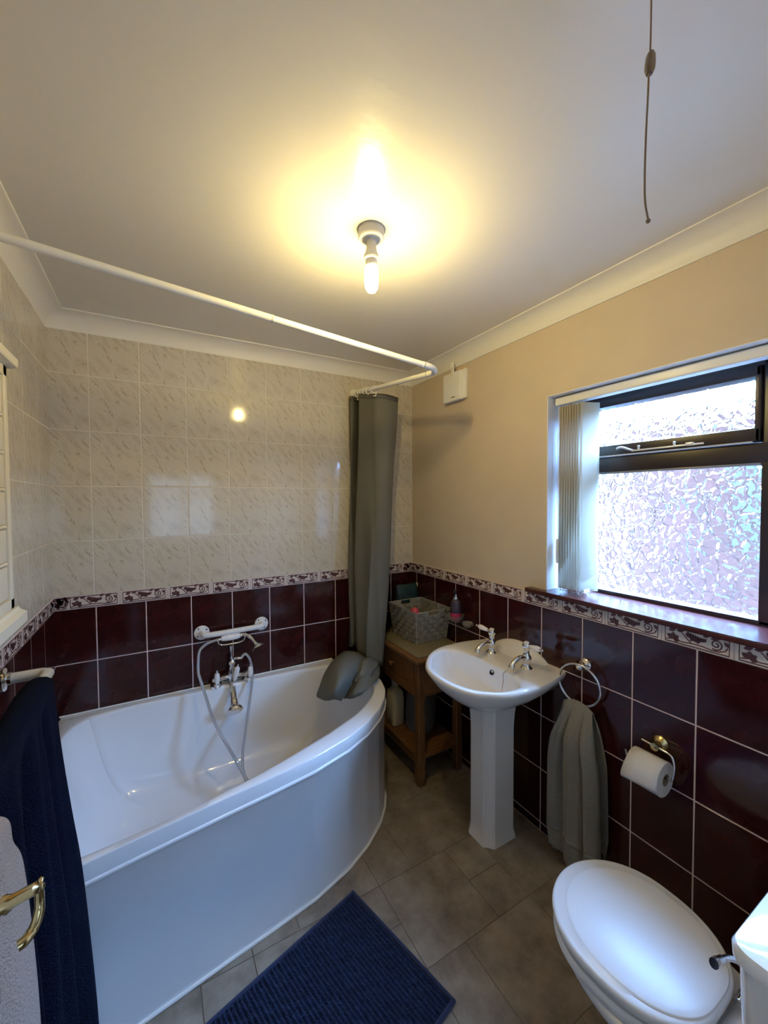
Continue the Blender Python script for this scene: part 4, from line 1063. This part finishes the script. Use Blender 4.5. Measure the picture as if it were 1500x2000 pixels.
# neck shelf carrying the cistern
bm = bmesh.new()
ring_loft(bm, [[Vector((TXc+x, y, z)) for x, y in ((-w, .13), (w, .13), (w, yf-.03), (w*.8, yf), (-w*.8, yf), (-w, yf-.03))] for w, yf, z in ((.095, .34, .10), (.105, .35, .25), (.150, .36, .37), (.158, .365, .392), (.150, .355, .400))])
obj('shelf', bm, M_CER, to, angle=40)
ci = obj('cistern', bmesh.new(), M_CER, to)
def cring(w, yb, yf, z): 
    r_ = .030
    pts = [(-w, yb), (w, yb)]
    for k in range(7): a = PI/2*k/6; pts.append((w-r_+r_*math.cos(a), yf-r_+r_*math.sin(a)))
    for k in range(7): a = PI/2+PI/2*k/6; pts.append((-w+r_+r_*math.cos(a), yf-r_+r_*math.sin(a)))
    return [Vector((TXc+x-wloc(ci).x, y-wloc(ci).y, z)) for x, y in pts]
bm = bmesh.new(); ring_loft(bm, [cring(w, .108, yf, z) for w, yf, z in ((.150, .262, .4015), (.160, .270, .43), (.178, .282, .60), (.183, .286, .735))])
bm.to_mesh(ci.data); bm.free(); ci.data.polygons.foreach_set('use_smooth', [True]*len(ci.data.polygons)); ci.data.set_sharp_from_angle(angle=math.radians(40))
lidc = obj('cistern_lid', bmesh.new(), M_CER, to)
bm = bmesh.new(); ring_loft(bm, [cring(w, .106, yf, z) for w, yf, z in ((.186, .290, .7355), (.190, .294, .739), (.191, .295, .758), (.187, .291, .766), (.175, .280, .769), (.03, .2, .772))])
bm.to_mesh(lidc.data); bm.free(); lidc.data.polygons.foreach_set('use_smooth', [True]*len(lidc.data.polygons)); lidc.data.set_sharp_from_angle(angle=math.radians(40))
lv = obj('flush_lever', tube(bmesh.new(), smooth_path([(.922, .276, .700), (.918, .292, .702), (.905, .302, .706), (.880, .306, .712), (.860, .308, .716)], 5), [.008]*5+[.006]*5+[.006]*4+[.008]*3+[.0095]*4, 12, flat=.8), M_CHROME, to)

# ------------------------------------------------------------------ bath mat
rg = None
def rugpt(s, q, z):
    A = Vector((.646, 1.390)); e1 = Vector((.124, -.470))/.486; e2 = Vector((-.967, -.255)); e2.normalize()
    p = A+e1*s+e2*q; return Vector((p.x, p.y, z))
bm = bmesh.new(); RWd, RLn = .486, .80
nr = 60
rows = []
for i in range(nr*4+1):
    q = RLn*i/(nr*4); ph = (i % 4)/4; h = .010+.0035*math.sin(2*PI*ph)
    row = [rugpt(0, q, .0005), rugpt(.0, q, .007)]
    for j in range(41):
        s = RWd*(.006+.988*j/40); row.append(rugpt(s, q, h+.0018*math.sin(s*170+i*1.9)+.0012*math.sin(s*61+i*.7)))
    row += [rugpt(RWd, q, .007), rugpt(RWd, q, .0005)]
    rows.append(row)
grid(bm, rows)
mat = thing('bath_mat', 'navy ribbed chenille bath mat on the floor along the bath', 'mat', (.40, 1.1, 0))
obj('pile', bm, M_RUG, mat, angle=180)
bm = bmesh.new()
for s in (.004, RWd-.004): tube(bm, [rugpt(s, RLn*k/20, .008) for k in range(21)], .0075, 8)
for q in (.004,): tube(bm, [rugpt(RWd*k/20, q, .008) for k in range(21)], .0075, 8)
obj('bound_edge', bm, P('navy_binding', (0.012, 0.018, 0.055), 0.95, sheen=.2), mat)
# ------------------------------------------------------------------ left wall: cabinet, rail, towels, door
cbx = thing('wall_cabinet', 'cream painted wall cabinet with grooved boards above the towel rail', 'cabinet', (XL, 1.20, 1.25))
CX = -.347; CY1 = 1.462; CY0 = .80; CZ0, CZ1 = 1.265, 1.927
obj('carcass', B((XL+.0085, CY0, CZ0), (CX-.012, CY1, CZ1), .002), M_WHITEW, cbx)
bm = bmesh.new()
box(bm, (CX-.013, CY1-.030, CZ0), (CX, CY1, CZ1), .003); box(bm, (CX-.013, CY0, CZ0), (CX, CY0+.03, CZ1), .003)
box(bm, (CX-.013, CY0, CZ1-.030), (CX, CY1, CZ1), .003); box(bm, (CX-.013, CY0, CZ0), (CX, CY1, CZ0+.030), .003)
obj('door_frame', bm, M_WHITEW, cbx)
zz = CZ0+.032; nb = 6; bh = (CZ1-CZ0-.064)/nb
for i in range(nb):
    bm = B((CX-.014, CY0+.032, zz+bh*i+.001), (CX-.004, CY1-.033, zz+bh*(i+1)-.012), .003)
    o = obj('board', bm, M_WHITEW, cbx)
    if i < nb-1:
        bm = tube(bmesh.new(), [(CX-.007, CY0+.032, zz+bh*(i+1)-.005), (CX-.007, CY1-.033, zz+bh*(i+1)-.005)], .0045, 10)
        obj('bead', bm, M_WHITEW, cbx)
bm = bmesh.new(); prism(bm, [(XL+.0085, CZ1), (CX+.004, CZ1), (CX+.018, CZ1+.004), (CX+.020, CZ1+.008), (CX+.020, CZ1+.027), (XL+.0085, CZ1+.027)], CY0-.018, CY1+.018, 'y')
obj('cornice', bm, M_WHITEW, cbx, angle=20)
bm = bmesh.new(); prism(bm, [(XL+.0085, CZ0), (XL+.0085, CZ0-.050), (CX+.008, CZ0-.050), (CX+.022, CZ0-.044), (CX+.022, CZ0-.016), (CX+.008, CZ0-.008), (CX+.004, CZ0)], CY0-.018, CY1+.018, 'y')
obj('base_ledge', bm, M_WHITEW, cbx, angle=20)

TRZ = 1.022
rl = thing('towel_rail', 'cream towel rail standing out from the tiles under the grooved cabinet', 'rail', (XL, 1.10, TRZ))
for y in (1.60, .58):
    obj('flange', lathe(bmesh.new(), [(.001, 0), (.034, 0), (.035, .004), (.030, .009), (.019, .012), (.019, .020), (.001, .020)], (XL+.0065, y, TRZ), axis=(1, 0, 0), seg=26), M_CHROME, rl)
pts = [(XL+.022, 1.60, TRZ), (-.37, 1.60, TRZ), (-.325, 1.60, TRZ), (-.312, 1.592, TRZ), (-.306, 1.575, TRZ), (-.305, 1.55, TRZ), (-.305, 1.1, TRZ), (-.305, .63, TRZ), (-.306, .605, TRZ), (-.312, .588, TRZ), (-.325, .58, TRZ), (-.37, .58, TRZ), (XL+.022, .58, TRZ)]
obj('bar', tube(bmesh.new(), smooth_path(pts, 5), .016, 16), M_RAIL, rl)

def drape(name, label, mat, redge, ledge, nfold, amp, thick, backlen):
    """a towel over the rail: front edges given as 3-D polylines (top to hem), back part hangs behind the rail"""
    re, le = smooth_path(redge, 8), smooth_path(ledge, 8); n = len(re)
    rows = []
    nv = 56
    for k in range(10):                     # behind the rail, hem upwards
        q = k/9
        row = []
        for j in range(nv+1):
            v = j/nv; y = lerp(le[0].y, re[0].y, v)
            row.append(Vector((-.336-.006*math.sin(v*9), y, TRZ-backlen+(backlen+.005)*q)))
        rows.append(row)
    for k in range(5):                      # over the top
        a = PI-PI*(k+1)/6
        rows.append([Vector((-.305+.030*math.cos(a), lerp(le[0].y, re[0].y, j/nv), TRZ+.004+.020*math.sin(a))) for j in range(nv+1)])
    for i in range(n):
        u = i/(n-1); row = []
        for j in range(nv+1):
            v = j/nv; p = le[i].lerp(re[i], v)
            f = 1.3-2.2*(1-abs(math.sin(PI*nfold*v+.4+.5*math.sin(2.2*u+1))))**1.6+.22*math.cos(2*PI*nfold*2.3*v+2+1.5*u)
            p = p+Vector((amp*sstep(0, .3, u)*(f-.9)*min(1, 4*(1-v)+.25)*sstep(.0, .22, v)-.02*math.sin(PI*v)*u*0, 0, -.05*(1-v)*0))
            row.append(p)
        rows.append(row)
    o = obj(name, grid(bmesh.new(), rows), mat, None, (-.30, (le[0].y+re[0].y)/2, TRZ), angle=180); tag(o, label, 'towel'); solidify(o, thick); return o
drape('navy_towel', 'dark navy bath towel hanging on the cream rail beside the bath', M_NAVY,
      [(-.277, 1.488, TRZ+.004), (-.270, 1.470, .95), (-.257, 1.440, .84), (-.228, 1.375, .70), (-.200, 1.312, .58), (-.176, 1.245, .42), (-.158, 1.185, .29), (-.150, 1.150, .17)],
      [(-.279, .925, TRZ+.004), (-.284, .905, .95), (-.284, .89, .84), (-.282, .88, .70), (-.280, .87, .58), (-.275, .85, .42), (-.270, .83, .29), (-.265, .82, .17)],
      3.4, .030, .008, .45)
drape('white_towel', 'cream terry towel hanging behind the brass door handle', M_WTER,
      [(-.276, .905, TRZ+.004), (-.243, .925, 1.00), (-.238, .935, .95), (-.228, .945, .90), (-.214, .925, .78), (-.204, .905, .66), (-.196, .880, .52), (-.190, .86, .40)],
      [(-.276, .66, TRZ+.004), (-.245, .665, 1.00), (-.240, .67, .95), (-.235, .67, .90), (-.225, .67, .78), (-.22, .67, .66), (-.215, .67, .52), (-.21, .67, .40)],
      1.6, .008, .008, .40)

door = sempty('door_1', (-.205, YN, 0))
DXf = -.187
obj('leaf', B((DXf-.036, -.10, .006), (DXf, .664, 1.98), .002), M_DOOR, door)
hy, hz = .636, 1.066
bp_ = obj('backplate', B((DXf, hy-.022, hz-.135), (DXf+.005, hy+.022, hz+.055), .002), M_DBRASS, door)
bm = lathe(bmesh.new(), [(.013, .004), (.012, .010), (.0085, .014), (.0085, .020), (.0105, .022), (.0085, .026), (.0075, .030), (.0070, .056), (.001, .059)], (DXf, hy, hz), axis=(1, -.27, .42), seg=18)
obj('handle_neck', bm, M_BRASS, door)
bm = tube(bmesh.new(), smooth_path([(-.1350, .638, 1.087), (-.1360, .630, 1.079), (-.1362, .631, 1.066), (-.1360, .628, 1.055), (-.138, .622, 1.045), (-.142, .616, 1.039), (-.147, .610, 1.037), (-.152, .608, 1.036)], 6), [.0010]*1+[.0030]*3+[.0058]*3+[.0050]*3+[.0052]*8+[.0058]*10+[.0062]*10+[.0062]*5, 12)
obj('handle_lever', bm, M_BRASS, door)
struct(door)
